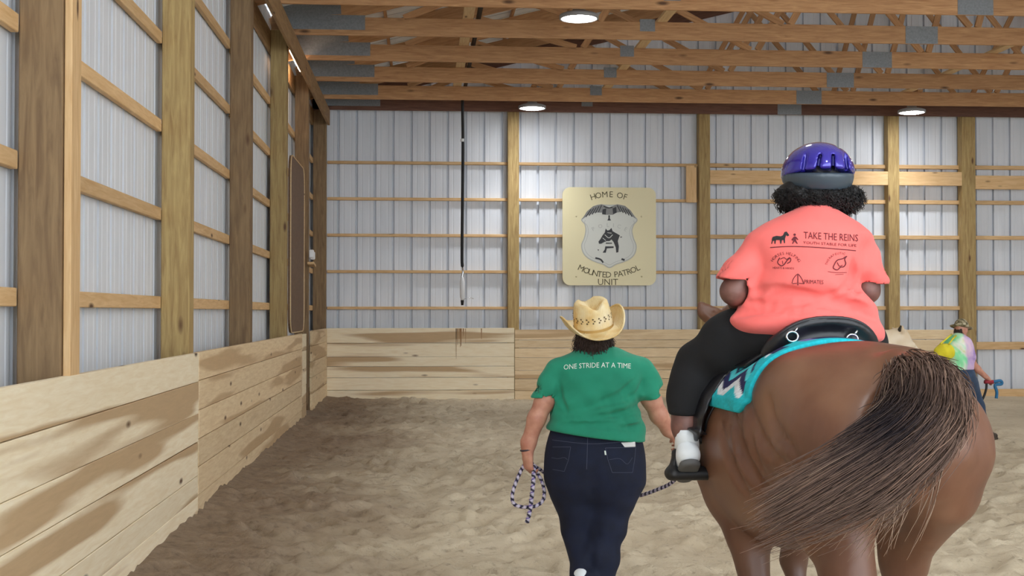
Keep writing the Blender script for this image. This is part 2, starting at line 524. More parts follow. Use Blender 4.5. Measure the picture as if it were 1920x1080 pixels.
M['rubber'] = mat('black_plastic', srgb(22, 23, 26), 0.5)
M['silver'] = mat('polished_steel', srgb(215, 218, 222), 0.22, 1.0)
M['white'] = mat('white_plastic', srgb(232, 234, 236), 0.45)
M['shoe'] = cloth('white_shoe_mesh', srgb(226, 232, 236), 0.05)
M['sole'] = mat('grey_rubber_sole', srgb(92, 92, 92), 0.8)
M['boot'] = mat('dark_brown_boot', srgb(62, 52, 44), 0.6)
M['black_hair'] = mat('black_hair', srgb(18, 16, 17), 0.55)
M['brown_hair'] = mat('brown_hair', srgb(62, 44, 36), 0.5)
M['helmet'] = mat('violet_blue_helmet_shell', srgb(44, 34, 158), 0.14, 0.25, **{'Coat Weight': 1.0, 'Coat Roughness': 0.05})
M['helmet_rim'] = mat('grey_helmet_rim', srgb(62, 74, 84), 0.32)
def straw():
    m = mat('woven_straw', srgb(226, 196, 128), 0.7); n = N(m)
    v = n.coords((1, 1, 1), rnd=False); a = n.noise(v, 7, 3)
    wv = n.new('ShaderNodeTexWave'); wv.inputs['Scale'].default_value = 55; wv.inputs['Distortion'].default_value = 3; n.link(v, wv.inputs['Vector'])
    c = n.ramp(a, [(0.32, srgb(222, 182, 108)), (0.5, srgb(240, 220, 168)), (0.7, srgb(248, 238, 208))])
    n.color(n.mix(n.math('MULTIPLY', wv.outputs['Fac'], 0.2), c, srgb(180, 132, 66))); n.bump(wv.outputs['Fac'], 0.25, 0.003)
    return m
M['straw'] = straw()
def pad():
    m = mat('turquoise_woven_pad', srgb(30, 176, 192), 0.9); n = N(m)
    tc = n.new('ShaderNodeAttribute'); tc.attribute_name = 'Col'
    n.color(tc.outputs['Color']); n.bump(n.noise(n.coords((1, 1, 1), rnd=False), 120, 3), 0.5, 0.004)
    return m
M['pad'] = pad()
M['sign'] = mat('cream_sign_paint', srgb(228, 218, 176), 0.45)
M['sign_edge'] = mat('sign_edge_paint', srgb(206, 196, 156), 0.5)
M['ink'] = mat('dark_lettering', srgb(92, 84, 52), 0.6)
M['ink_black'] = mat('black_paint', srgb(34, 34, 36), 0.5)
M['badge'] = mat('pale_badge_paint', srgb(206, 208, 200), 0.4)
M['badge_line'] = mat('grey_badge_line', srgb(178, 180, 174), 0.5)
M['badge_dark'] = mat('grey_wing_paint', srgb(128, 128, 126), 0.5)
M['print'] = mat('dark_maroon_print', srgb(96, 28, 38), 0.8)
M['print_white'] = mat('white_print', srgb(226, 240, 232), 0.8)
M['seam'] = mat('denim_stitching', srgb(66, 72, 92), 0.8)
M['lamp_body'] = mat('grey_lamp_housing', srgb(150, 150, 150), 0.5)
M['cable'] = mat('black_cable', srgb(20, 20, 22), 0.6)
M['blue'] = mat('blue_webbing', srgb(34, 104, 148), 0.7)
M['navy'] = mat('navy_webbing', srgb(38, 36, 84), 0.7)
M['red'] = mat('red_grip', srgb(150, 36, 48), 0.6)
M['yellow'] = cloth('yellow_nylon', srgb(226, 210, 44), 0.08)
M['clear'] = mat('eye_dark', srgb(12, 8, 8), 0.1)
def tiedye():
    m = mat('tie_dye_cotton', (0.5, 0.8, 0.6), 0.85); n = N(m)
    v = n.coords((1, 1, 1), rnd=False); a = n.noise(v, 4.2, 3, 0.5, 0.8)
    sx = n.new('ShaderNodeSeparateXYZ'); n.link(v, sx.inputs[0])
    g = n.ramp(a, [(0.3, srgb(84, 196, 150)), (0.5, srgb(150, 236, 176)), (0.62, srgb(236, 240, 226)), (0.74, srgb(214, 226, 120))])
    p = n.ramp(a, [(0.32, srgb(150, 120, 196)), (0.5, srgb(206, 178, 214)), (0.66, srgb(226, 196, 216))])
    n.color(n.mix(n.ramp(n.math('ADD', n.math('ADD', sx.outputs['X'], 0.2), n.math('MULTIPLY', a, 0.1)), [(0.215, BW(0)), (0.25, BW(1))]), g, p))
    return m
M['tiedye'] = tiedye()
def camo():
    m = mat('camouflage_cotton', (0.3, 0.3, 0.2), 0.9); n = N(m); a = n.noise(n.coords((1, 1, 1), rnd=False), 22, 2)
    n.color(n.ramp(a, [(0.36, srgb(70, 62, 44)), (0.5, srgb(128, 118, 88)), (0.62, srgb(186, 176, 148))])); return m
M['camo'] = camo()
def emis(name, c, s):
    m = bpy.data.materials.new(name); m.use_nodes = True; t = m.node_tree; t.nodes.clear()
    e = t.nodes.new('ShaderNodeEmission'); e.inputs['Color'].default_value = (*c, 1); e.inputs['Strength'].default_value = s
    o = t.nodes.new('ShaderNodeOutputMaterial'); t.links.new(e.outputs[0], o.inputs[0]); return m
M['led'] = emis('led_diffuser', (0.95, 0.97, 1.0), LAMP_STRENGTH)
# ------------------------------------------------------------------ the hall
KX = -1.66            # inner face of the left kickboards
BY = 22.75            # inner face of the back kickboards
RX = 19.3             # right wall
Y0 = -3.0             # open end behind the camera
ZC = 5.12             # underside of the trusses

# sand floor: footprints, hoof dents and ridges in real relief
xs = np.concatenate([np.arange(-1.98, 7.5, 0.04), np.arange(7.5, RX + 0.3, 0.35)])
ys = np.concatenate([np.arange(Y0 - 1, 6.4, 0.4), np.arange(6.4, 12.5, 0.032), np.arange(12.5, 23.2, 0.055)])
GX, GY = np.meshgrid(xs, ys, indexing='ij')
H = np.zeros_like(GX)
for f, a in ((0.7, 0.012), (1.9, 0.008), (4.3, 0.006), (8.1, 0.004)):
    for _ in range(4):
        th, ph = RNG.uniform(0, 6.28, 2); ff = f * RNG.uniform(0.7, 1.3)
        H += a * 0.5 * np.sin(ff * (GX * math.cos(th) + GY * math.sin(th)) * 2 + ph)
for i in range(4600):
    x, y = RNG.uniform(-1.6, 7.4), RNG.uniform(6.5, 22.6)
    r = RNG.uniform(0.035, 0.10); el = RNG.uniform(1.0, 2.4); th = RNG.uniform(0, 3.14); dep = RNG.uniform(0.005, 0.03) * (1.0 if RNG.uniform() < 0.85 else 1.8)
    i0, i1 = np.searchsorted(xs, (x - 3 * r * el, x + 3 * r * el)); j0, j1 = np.searchsorted(ys, (y - 3 * r * el, y + 3 * r * el))
    dx, dy = GX[i0:i1, j0:j1] - x, GY[i0:i1, j0:j1] - y
    u, v = (dx * math.cos(th) + dy * math.sin(th)) / (r * el), (-dx * math.sin(th) + dy * math.cos(th)) / r
    q = u * u + v * v
    H[i0:i1, j0:j1] += dep * (0.55 * np.exp(-(np.sqrt(q) - 1.5) ** 2 * 4) - 1 / (1 + np.exp(np.clip(6 * (np.sqrt(q) - 0.95 + 0.35 * u), -30, 30))))
H -= H.mean()
H -= 0.03 * np.exp(-((GX + 0.15 - 0.05 * (GY - 8)) / 0.12) ** 2) * (GY > 6) * (GY < 13)       # wheel rut
H += 0.07 * np.exp(-(GX - KX) / 0.25)                                                          # sand banked against the boards
idx = np.arange(GX.size).reshape(GX.shape)
FQ = np.stack([idx[:-1, :-1], idx[1:, :-1], idx[1:, 1:], idx[:-1, 1:]], -1).reshape(-1, 4)
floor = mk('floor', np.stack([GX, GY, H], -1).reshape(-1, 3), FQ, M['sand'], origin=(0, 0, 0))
tag(floor, kind='structure', label='tan arena sand churned with footprints and hoof dents')

SL = 0.25
top = lambda x: ZC + 0.475 + SL * ((x + 0.86) if x < 8.7 else (18.26 - x))
# ribbed steel sheet: three ribs to a sheet, seen from inside as narrow grooves
SHW = 0.978
SHC = {}
def sheet_mesh(L, matr):
    key = (round(L, 3), matr.name)
    if key in SHC: return SHC[key]
    prof = [(0, 0)]
    for k in range(3):
        c = 0.163 + 0.326 * k
        for d, y in ((-0.11, 0), (-0.1, -0.003), (-0.09, -0.003), (-0.08, 0), (-0.024, 0), (-0.02, -0.06), (0.02, -0.06), (0.024, 0), (0.08, 0), (0.09, -0.003), (0.1, -0.003), (0.11, 0)):
            prof.append((c + d, y))
    prof.append((SHW, 0))
    V = [(x - SHW / 2, y, z) for z in (0, L) for x, y in prof]; n = len(prof)
    F = [(i, i + 1, n + i + 1, n + i) for i in range(n - 1)]
    SHC[key] = mesh_data('siding_sheet', V, F, matr, smooth=False)
    return SHC[key]
def sheet(name, base, xdir, ndir, L, matr, parent):
    """base centre point, width direction, normal into the room; length runs along x cross n"""
    x, nn = Vector(xdir).normalized(), Vector(ndir).normalized(); z = x.cross(nn)
    m = Matrix((x, nn, z)).transposed().to_4x4(); m.translation = Vector(base)
    o = bpy.data.objects.new(name, sheet_mesh(L, matr)); COL.objects.link(o); setworld(o, m, parent)
    return o

wall_left = empty('wall_left', (KX, 10, 0), kind='structure', label='left wall of white ribbed steel on timber posts with kickboards')
LP = [2.85, 6.2, 9.55, 12.9, 16.3, 19.45, 22.72]         # near faces of the left posts
PM = ['post', 'post_old', 'post', 'post_old', 'post', 'post_old', 'post_old']
for yy, pm in zip(LP, PM):
    beam('post', (KX - 0.145, yy + 0.095, -0.1), (KX - 0.145, yy + 0.095, ZC), 0.205, 0.19, M[pm], wall_left, up=(0, 1, 0), bev=0.006)
    if yy == 6.2:
        beam('post_lit_face', (KX - 0.022, yy + 0.105, 1.2), (KX - 0.022, yy + 0.105, ZC - 0.27), 0.036, 0.17, M['girt'], wall_left, up=(0, 1, 0))  # pale strip stands in for the brightly lit inner face of this post
GZ = [1.62, 2.27, 2.92, 3.57, 4.22]
ends = [Y0] + LP
for i in range(len(ends) - 1):
    for z in GZ:
        beam('girt', (KX - 0.267, ends[i] + (0.19 if i else 0), z), (KX - 0.267, ends[i + 1], z), 0.04, 0.089, M['girt'], wall_left)
k = 0
while Y0 + SHW * k < 23.0:
    sheet('siding_sheet', (KX - 0.30, Y0 + SHW * (k + 0.5), 0.0), (0, -1, 0), (1, 0, 0), 5.40, M['siding'], wall_left)
    k += 1
beam('eave_beam', (KX + 0.02, Y0, ZC - 0.135), (KX + 0.02, 22.75, ZC - 0.135), 0.045, 0.27, M['beam'], wall_left)
beam('eave_beam', (KX - 0.27, Y0, ZC - 0.135), (KX - 0.27, 22.75, ZC - 0.135), 0.04, 0.27, M['beam'], wall_left)
def kick_row(name, seams, p0, p1, horiz, m, parent, sag=0.0):
    """boards between successive seam heights from p0 to p1 on the wall"""
    for a, b in zip(seams[:-1], seams[1:]):
        zc, h = (a + b) / 2, abs(a - b) - RNG.uniform(0.003, 0.008)
        j = RNG.uniform(-0.004, 0.004)
        q0, q1 = Vector((p0[0], p0[1], zc)), Vector((p1[0], p1[1], zc + RNG.uniform(-sag, sag)))
        off = Vector((j, 0, 0)) if horiz else Vector((0, j, 0))
        beam(name, q0 + off, q1 + off, 0.038, h, M[m], parent, bev=0.003)
kx = KX - 0.019
kick_row('kickboard', [1.25, 1.03, 0.79, 0.58, 0.33, 0.17, -0.08], (kx, 5.0), (kx, 9.72), True, 'kick', wall_left, 0.004)
kick_row('kickboard', [1.25, 1.02, 0.80, 0.57, 0.34, 0.15, -0.08], (kx, Y0), (kx, 4.99), True, 'kick', wall_left, 0.004)
kick_row('kickboard', [1.25, 1.035, 0.815, 0.6, 0.39, 0.18, -0.08], (kx, 9.735), (kx, 18.05), True, 'kick2', wall_left, 0.004)
kick_row('kickboard', [1.24, 1.0, 0.74, 0.5, 0.25, -0.06], (kx, 18.06), (kx, 18.75), True, 'kick', wall_left, 0.004)
kick_row('kickboard', [1.265, 1.03, 0.79, 0.55, 0.3, -0.06], (kx, 19.66), (kx, BY), True, 'kick2', wall_left, 0.004)

wall_back = empty('wall_back', (6, BY, 0), kind='structure', label='back wall of white ribbed steel with timber girts and kickboards')
bx = lambda px, Y=BY + 0.04: at(px, 500, Y).x
PY = BY + 0.045
for px, wd, mm in ((600, 0.2, 'post_old'), (963, 0.2, 'post'), (1322, 0.2, 'post'), (1677, 0.21, 'post'), (1818, 0.255, 'post'), (2180, 0.2, 'post'), (2540, 0.2, 'post')):
    beam('post', (bx(px), PY + 0.1, -0.1), (bx(px), PY + 0.1, ZC + 0.25), wd, 0.2, M[mm], wall_back, up=(0, 1, 0), bev=0.006)
PXS = [612, 963, 1322, 1677, 1818, 2180, 2540]
SY = PY + 0.24
for i in range(len(PXS) - 1):
    a, b = bx(PXS[i]) + (0.1 if i else 0), bx(PXS[i + 1]) - 0.1
    for z in GZ:
        beam('girt', (a, SY - 0.055, z), (b, SY - 0.055, z), 0.09, 0.05 if i < 2 else 0.07, M['girt'], wall_back)
    if 2 <= i:
        beam('wide_header', (a, PY + 0.03, 3.99 if i < 4 else 3.93), (b, PY + 0.03, 3.99 if i < 4 else 3.93), 0.04, 0.25, M['girt'], wall_back)
    if i >= 4:
        beam('girt', (a, PY + 0.05, 0.93), (b, PY + 0.05, 0.93), 0.05, 0.14, M['girt'], wall_back)
        beam('sill_board', (a, PY + 0.05, 0.06), (b, PY + 0.05, 0.06), 0.05, 0.15, M['girt'], wall_back)
beam('short_stud', (bx(1298), PY + 0.06, 3.53), (bx(1298), PY + 0.06, 4.2), 0.19, 0.04, M['girt'], wall_back, up=(0, 1, 0))
k = 0
while bx(612) - 0.3 + SHW * k < RX:
    sheet('siding_sheet', (bx(612) - 0.3 + SHW * (k + 0.5), SY, 0.0), (-1, 0, 0), (0, -1, 0), top(min(max(bx(612) - 0.3 + SHW * (k + (0.5 if abs(bx(612) + SHW * k - 8.7) < 0.6 else (0 if bx(612) + SHW * k < 8.5 else 1))), KX - 0.2), RX)) + 0.1, M['siding'], wall_back)
    k += 1
hz = lambda py: at(800, py, BY).z
ky = BY + 0.019
kick_row('kickboard', [hz(y) for y in (615, 643, 669, 687, 708, 731, 756)], (KX, ky), (bx(964), ky), False, 'kick', wall_back, 0.003)
kick_row('kickboard', [hz(y) for y in (618, 638, 653, 671, 695, 711, 733, 756)], (bx(965), ky), (bx(1330), ky), False, 'kick2', wall_back, 0.003)
kick_row('kickboard', [hz(y) for y in (619, 638, 660, 684, 708, 731, 756)], (bx(1331), ky), (bx(1802), ky), False, 'kick2', wall_back, 0.003)
# brown drip stains run down the boards below the drop cord
items = []
for i in range(11):
    x = bx(865) + RNG.normal(0, 0.11); z0, L = hz(616), RNG.uniform(0.06, 0.34) * (1.6 if i % 5 == 0 else 1); ww = RNG.uniform(0.004, 0.011)
    items.append((np.array([(x - ww, z0), (x + ww, z0), (x + ww * 0.5, z0 - L), (x - ww * 0.3, z0 - L)]), [(0, 3, 2, 1)]))
V, F = join2d(items)
mk('drip_stain', np.stack([V[:, 0], np.full(len(V), BY - 0.0055), V[:, 1]], 1), F, mat('rusty_drip_stain', srgb(158, 122, 84), 0.8), wall_back, smooth=False)

wall_right = empty('wall_right', (RX, 10, 0), kind='structure', label='far side wall of white ribbed steel outside the picture')
k = 0
while Y0 + SHW * k < 23.0:
    sheet('siding_sheet', (RX, Y0 + SHW * (k + 0.5), 5.25), (0, -1, 0), (-1, 0, 0), 5.25, M['siding'], wall_right); k += 1

# roof: ribbed steel on purlins over the trusses
SL = 0.25
ceiling = empty('ceiling', (8.7, 10, 7.9), kind='structure', label='white ribbed steel roof on timber purlins')
top = lambda x: ZC + 0.475 + SL * ((x + 0.86) if x < 8.7 else (18.26 - x))
Ls = math.hypot(10.8, 10.8 * SL)
k = 0
sd = Vector((1, 0, SL)).normalized()
while Y0 + SHW * k < 23.3:
    y = Y0 + SHW * (k + 0.5)
    nl = Vector((SL, 0, -1)).normalized(); nr = Vector((-SL, 0, -1)).normalized()
    sheet('roof_sheet', (8.7, y, top(8.7) + 0.11), (0, 1, 0), nl, Ls, M['roof'], ceiling)
    sheet('roof_sheet', (8.7, y, top(8.7) + 0.11), (0, -1, 0), nr, Ls, M['roof'], ceiling)
    k += 1
for i in range(17):
    for s in (1, -1):
        x = 8.7 - s * (0.25 + 0.64 * i)
        beam('purlin', (x, Y0, top(x) + 0.047), (x, 23.2, top(x) + 0.047), 0.04, 0.089, M['truss'], ceiling)

# trusses
TY = [22.72, 21.55, 19.9, 18.25, 16.58, 14.92, 13.25]
names = ['stained roof truss against the back wall above the siding', 'roof truss just in front of the back wall, lowest free one in view', 'second free roof truss out from the back wall', 'third free roof truss out from the back wall',
         'fourth free roof truss out from the back wall, behind the nearest ceiling lamp', 'roof truss along the upper edge of the picture', 'roof truss overhead just beyond the upper edge of the picture']
XL, XR = KX - 0.27, RX
bot = [XL + 0.3 + (8.7 - XL - 0.3) / 4 * i for i in range(5)]
for ti, ty in enumerate(TY):
    tr = empty('roof_truss', (8.7, ty, ZC), label=names[ti], cat='roof truss', group='timber roof trusses')
    mm = M['truss_end'] if ti == 0 else M['truss']
    off = 0.021
    sp = 8.32
    beam('bottom_chord', (XL, ty, ZC + 0.118), (bx(1480, 22.75) , ty, ZC + 0.118), 0.038, 0.235, mm, tr)
    beam('bottom_chord', (bx(1480, 22.75) + 0.004, ty, ZC + 0.118), (RX, ty, ZC + 0.118), 0.038, 0.235, mm, tr)
    for s in (0, 1):
        e = XL if s == 0 else RX + 0.1
        beam('top_chord', (e, ty, top(e) - 0.118), (8.7, ty, top(8.7) - 0.118), 0.038, 0.235, mm, tr)
    nodes = []
    for i in range(6):
        xb = XL + 1.7 + i * 2.55
        if xb > 16: break
        xt = xb + (0.95 if i % 2 == 0 else 0.6) 
        nodes.append((xb, xt))
        beam('web', (xb, ty, ZC + 0.235), (xt, ty, top(xt) - 0.24), 0.038, 0.089, M['truss'], tr)
        beam('web', (xb + 2.45, ty, ZC + 0.235), (xt + 0.05, ty, top(xt + 0.05) - 0.24), 0.038, 0.089, M['truss'], tr)
    for s in (-1, 1):
        yy = ty + s * 0.0215
        beam('nail_plate', (XL + 0.12, yy, ZC + 0.165), (KX + 0.93, yy, ZC + 0.165), 0.004, 0.19, M['plate'], tr, bev=0)
        beam('nail_plate', (XL + 0.12, yy + s * 0.003, ZC + 0.235 + 0.07), (KX + 0.62, yy + s * 0.003, ZC + 0.235 + 0.12), 0.004, 0.17, M['plate'], tr, bev=0)
        xs_ = bx(1480, 22.75)
        beam('nail_plate', (xs_ - 0.22, yy, ZC + 0.118), (xs_ + 0.22, yy, ZC + 0.118), 0.004, 0.232, M['plate'], tr, bev=0)
        xm = bx(1090, 22.75) + 0.1
        beam('nail_plate', (xm - 0.1, yy, ZC + 0.19), (xm + 0.1, yy, ZC + 0.19), 0.004, 0.16, M['plate'], tr, bev=0)
for x, lb in ((0.60, 'pale brace board running over the trusses beside the dark conduit'), (3.15, 'pale brace board crossing the trusses behind the nearest ceiling lamp'), (8.4, 'pale brace board crossing the trusses at the far right'), (11.5, 'pale brace board crossing the trusses beyond the plates, outermost one')):
    o = beam('brace_board', (x, 12.9, ZC + 0.255), (x, 22.75, ZC + 0.255), 0.14, 0.038, M['brace'])
    tag(o, lb, 'brace board', 'brace boards over the trusses')
o = mk('conduit', *tube([(0.74, y, ZC + 0.268) for y in np.linspace(12.9, 21.7, 12)], 0.032, 8), M['cable'])
tag(o, 'dark conduit lying on the trusses beside the pale brace board', 'conduit')

# ceiling lamps
def lamp(x, y, label):
    t = empty('high_bay_lamp', (x, y, ZC - 0.06), label=label, cat='ceiling lamp', group='round high bay lamps')
    z = at(960, 205, 21.9).z + 0.018 if y == 21.9 else ZC - 0.02
    V, F = lathe([(0.0, 0.13), (0.07, 0.13), (0.09, 0.09), (0.2, 0.06), (0.235, 0.045), (0.24, 0.0), (0.215, -0.004), (0.21, 0.012)], 32, (x, y, z)); mk('housing', V, F, M['lamp_body'], t)
    V, F = lathe([(0.21, 0.008), (0.15, -0.012), (0.0, -0.018)], 32, (x, y, z)); mk('diffuser', V, F, M['led'], t)
    ld = bpy.data.lights.new('lamp_light', 'AREA'); ld.shape = 'DISK'; ld.size = 0.4; ld.energy = LAMP_WATTS; ld.color = (0.97, 0.98, 1.0); ld.spread = R(105)
    lo = bpy.data.objects.new('lamp_light', ld); COL.objects.link(lo); setworld(lo, Matrix.Translation((x, y, z - 0.022)), t)
    mk('hanger', *tube([(x, y, z + 0.12), (x, y, ZC + 0.26)], 0.012, 6), M['lamp_body'], t)
    ya, yb_ = {21.9: (21.5, 22.74), 15.35: (14.88, 16.6)}.get(y, (y - 0.85, y + 0.85))
    beam('mount_board', (x, ya, ZC + 0.257), (x, yb_, ZC + 0.257), 0.089, 0.038, M['truss'], t)
for i, x in enumerate((1.9, 8.6, 15.4)):
    for j, y in enumerate((21.9, 15.35, 8.6, 1.9)):
        lb = {(0, 0): 'round white lamp in front of the back wall, above the cream sign', (0, 1): 'largest round white lamp, glowing at the top of the picture', (1, 0): 'round white lamp in front of the back wall, right of the rider'}.get((i, j), 'round white lamp hung from trusses out of view')
        lamp(x, y, lb)
# ------------------------------------------------------------------ things on the walls
# cream sign board with the badge
SW, SHH = 1.69, 1.76
sc_ = at(1143, 443, BY + 0.0); sx0, sz0 = sc_.x, sc_.z
SYF = PY - 0.02
sign = empty('sign_board', (sx0, SYF, sz0), label='cream sign board with police style badge, hung on the back wall', cat='sign')
def rrect(w_, h_, r, n=6):
    pts = []
    for cx, cy, a in ((w_ / 2 - r, h_ / 2 - r, 0), (-w_ / 2 + r, h_ / 2 - r, 90), (-w_ / 2 + r, -h_ / 2 + r, 180), (w_ / 2 - r, -h_ / 2 + r, 270)):
        for i in range(n + 1): pts.append((cx + r * math.cos(R(a + 90 * i / n)), cy + r * math.sin(R(a + 90 * i / n))))
    return pts
def slab(name, pts, y0, y1, m, parent, edge=None):
    """a flat outline in the XZ plane extruded from y0 (front) to y1"""
    P, F = poly2d(pts); n = len(P)
    V = np.vstack([np.stack([P[:, 0], np.full(n, y0), P[:, 1]], 1), np.stack([P[:, 0], np.full(n, y1), P[:, 1]], 1)])
    FF = [tuple(f) for f in F] + [tuple(n + j for j in reversed(f)) for f in F] + [(i, (i + 1) % n, n + (i + 1) % n, n + i) for i in range(n)]
    o = mk(name, V, FF, m, parent, smooth=False)
    bm = bmesh.new(); bm.from_mesh(o.data); bmesh.ops.recalc_face_normals(bm, faces=bm.faces); bm.to_mesh(o.data); bm.free()
    return o
slab('panel', [(sx0 + x, sz0 + z) for x, z in rrect(SW, SHH, 0.14)], SYF, SYF + 0.03, M['sign'], sign)
def flat(name, V, F, y, m, parent):
    return mk(name, np.stack([sx0 + V[:, 0], np.full(len(V), y), sz0 + V[:, 1]], 1), F, m, parent, smooth=False)
# unit: picture pixels of the sign measured from its centre (1 px = 0.00949 m)
u = SHH / 186.0
def sp(pts): return [((x - 1143) * u, (443 - y) * u) for x, y in pts]
badge = [(1143, 384), (1165, 384), (1180, 392), (1190, 404), (1196, 412), (1190, 420), (1186, 432), (1189, 447), (1194, 460), (1192, 474), (1184, 484), (1170, 491), (1155, 496), (1143, 502), (1131, 496), (1116, 491), (1102, 484), (1093, 474), (1090, 460), (1095, 447), (1098, 432), (1096, 420), (1090, 412), (1097, 404), (1106, 392), (1121, 384)]
bp = spline([(*p, 0) for p in sp(badge + [badge[0]])], 90)[:-1, :2]
flat('badge', *poly2d([tuple(p) for p in bp]), SYF - 0.002, M['badge'], sign)
flat('badge_outline', *join2d([stroke2d([tuple(p) for p in bp] + [tuple(bp[0])], 0.018, 140), stroke2d([(p[0] * 0.9, p[1] * 0.9 - 0.01) for p in bp[12:78]], 0.008, 120)]), SYF - 0.003, M['badge_line'], sign)
wing = [(1112, 386), (1128, 382), (1143, 388), (1158, 382), (1173, 385), (1184, 394), (1194, 410), (1182, 401), (1168, 396), (1156, 398), (1150, 402), (1136, 402), (1130, 398), (1116, 398), (1102, 403), (1090, 412), (1100, 396)]
flat('eagle_wings', *poly2d(sp(wing)), SYF - 0.004, M['badge_dark'], sign)
feath = [stroke2d(sp([(1128 - i * 5, 384 + i * 2), (1122 - i * 6, 397 + i * 2.4)]), 0.014, 6) for i in range(5)] + [stroke2d(sp([(1158 + i * 5, 384 + i * 2), (1164 + i * 5.6, 396 + i * 2.4)]), 0.016, 6) for i in range(5)]
body = [poly2d(sp([(1130, 392), (1137, 390), (1136, 402), (1129, 401)])), poly2d(sp([(1149, 390), (1156, 387), (1157, 398), (1150, 401)])), stroke2d(sp([(1132, 386), (1140, 389), (1149, 388)]), 0.02, 10)]
flat('eagle_feathers', *join2d(feath + body), SYF - 0.006, M['ink_black'], sign)
# black horse head in profile with bridle
hh = [(1136, 428), (1139, 432), (1143, 431), (1147, 427), (1149, 433), (1156, 437), (1163, 441), (1161, 446), (1159, 452), (1161, 462), (1160, 473), (1156, 474), (1155, 464), (1151, 454), (1147, 449), (1143, 452), (1138, 452), (1133, 454), (1127, 457), (1123, 457), (1122, 453), (1126, 448), (1130, 441), (1134, 436)]
flat('horse_head', *poly2d(sp(hh)), SYF - 0.005, M['ink_black'], sign)
flat('bridle', *join2d([stroke2d(sp([(1134, 440), (1142, 446), (1149, 440)]), 0.012, 10), stroke2d(sp([(1139, 436), (1147, 437)]), 0.01, 5), stroke2d(sp([(1130, 446), (1136, 451)]), 0.01, 5)]), SYF - 0.007, M['badge'], sign)
flat('badge_details', *join2d([poly2d(sp([(1135, 462), (1151, 462), (1151, 465), (1138, 466), (1136, 474), (1130, 474), (1134, 468)])), poly2d(sp([(1141, 403), (1144, 403), (1144, 409), (1146, 413), (1139, 413), (1141, 409)])),
     stroke2d(sp([(1116, 484), (1126, 487), (1131, 493)]), 0.03, 10), stroke2d(sp([(1166, 486), (1172, 488)]), 0.035, 5), poly2d(sp([(1120, 468), (1123, 468), (1122, 471)])), poly2d(sp([(1164, 443), (1168, 444), (1164, 446)])), stroke2d(sp([(1136, 456), (1148, 456)]), 0.018, 5)]), SYF - 0.005, M['ink_black'], sign)
lt, lf = arc_text('POLICE', 0.1, 0.62, R(118), R(62)); flat('badge_lettering', lt + np.array([0, -0.42]), lf, SYF - 0.004, M['badge_line'], sign)
V1 = arc_text('HOME OF', 0.15, 0.95, R(108), R(72.5))
V2 = arc_text('MOUNTED PATROL', 0.15, 1.15, R(270 - 26), R(270 + 27), inside=True)
V3 = text2d('UNIT', 0.16)
o2 = (0.01, -0.80 + 0.0)
for V_, o_ in ((V1, (0.0, 0.75 - 0.95)), (V2, (-0.01, 0.455)), (V3, (-0.03, -0.825))): flat('lettering', V_[0] + np.array(o_), V_[1], SYF - 0.003, M['ink'], sign)
for x, z in ((-0.6, 0.36), (0.58, 0.36), (-0.6, -0.72), (0.58, -0.72)):
    V, F = lathe([(0.0, 0.0), (0.014, 0.0), (0.016, 0.006)], 10); mk('screw', np.stack([sx0 + x + V[:, 0], SYF - 0.006 + V[:, 2], sz0 + z + V[:, 1]], 1), F, M['sign_edge'], sign)

# drop cord
dx, dy = at(867, 300, 21.55).x, 21.55
zt, zb, ze = ZC, at(867, 500, 21.55).z, at(867, 568, 21.55).z
dc = empty('drop_cord', (dx, dy, ze), label='black electric drop cord hanging from the truss by the back wall', cat='cord')
mk('cord', *tube(spline([(dx, dy, zt), (dx + 0.01, dy, (zt + zb) / 2 + 0.6), (dx - 0.005, dy, zb + 0.3), (dx, dy, zb)], 24), 0.026, 8), M['cable'], dc)
mk('strain_grip', *tube([(dx, dy, zb + 0.02), (dx + 0.012, dy, zb - 0.1), (dx - 0.01, dy, zb - 0.2), (dx, dy, zb - 0.3)], 0.016, 8), M['silver'], dc)
V, F = lathe([(0, -0.2), (0.025, -0.2), (0.03, -0.16), (0.04, -0.14), (0.042, 0.12), (0.03, 0.16), (0.015, 0.2), (0, 0.2)], 14, (dx, dy, ze + 0.24)); mk('connector', V, F, M['white'], dc)
V, F = lathe([(0, -0.07), (0.02, -0.07), (0.028, 0.0), (0.022, 0.05), (0, 0.05)], 12, (dx, dy, ze + 0.03)); mk('plug_end', V, F, M['cable'], dc)
mk('loose_wire', *tube(spline([(dx + 0.02, dy, ze + 0.06), (dx + 0.12, dy, ze + 0.09), (dx + 0.19, dy + 0.02, ze + 0.07)], 8), 0.005, 5), M['silver'], dc)
mk('cord_tie', *tube([(dx, dy, 4.42), (dx, dy, 4.47)], 0.034, 8), M['white'], dc)

# brown panel with rounded corners fixed along the left wall, and the outlet beyond it
pn = empty('plywood_panel', (KX, 17.4, 2.4), label='brown plywood panel with rounded corner on the left wall posts', cat='panel')
def yz_slab(name, pts, x0, x1, m, parent):
    P, F = poly2d(pts); n = len(P)
    V = np.vstack([np.stack([np.full(n, x0), P[:, 0], P[:, 1]], 1), np.stack([np.full(n, x1), P[:, 0], P[:, 1]], 1)])
    FF = [tuple(f) for f in F] + [tuple(n + j for j in reversed(f)) for f in F] + [(i, (i + 1) % n, n + (i + 1) % n, n + i) for i in range(n)]
    o = mk(name, V, FF, m, parent, smooth=False); bm = bmesh.new(); bm.from_mesh(o.data); bmesh.ops.recalc_face_normals(bm, faces=bm.faces); bm.to_mesh(o.data); bm.free(); return o
yz_slab('sheet', [(17.45 + y, 2.43 + z) for y, z in rrect(1.9, 2.3, 0.22)], KX - 0.04, KX - 0.012, M['plywood'], pn)
pe = [(17.45 + y, 2.43 + z) for y, z in rrect(1.9, 2.3, 0.22)]
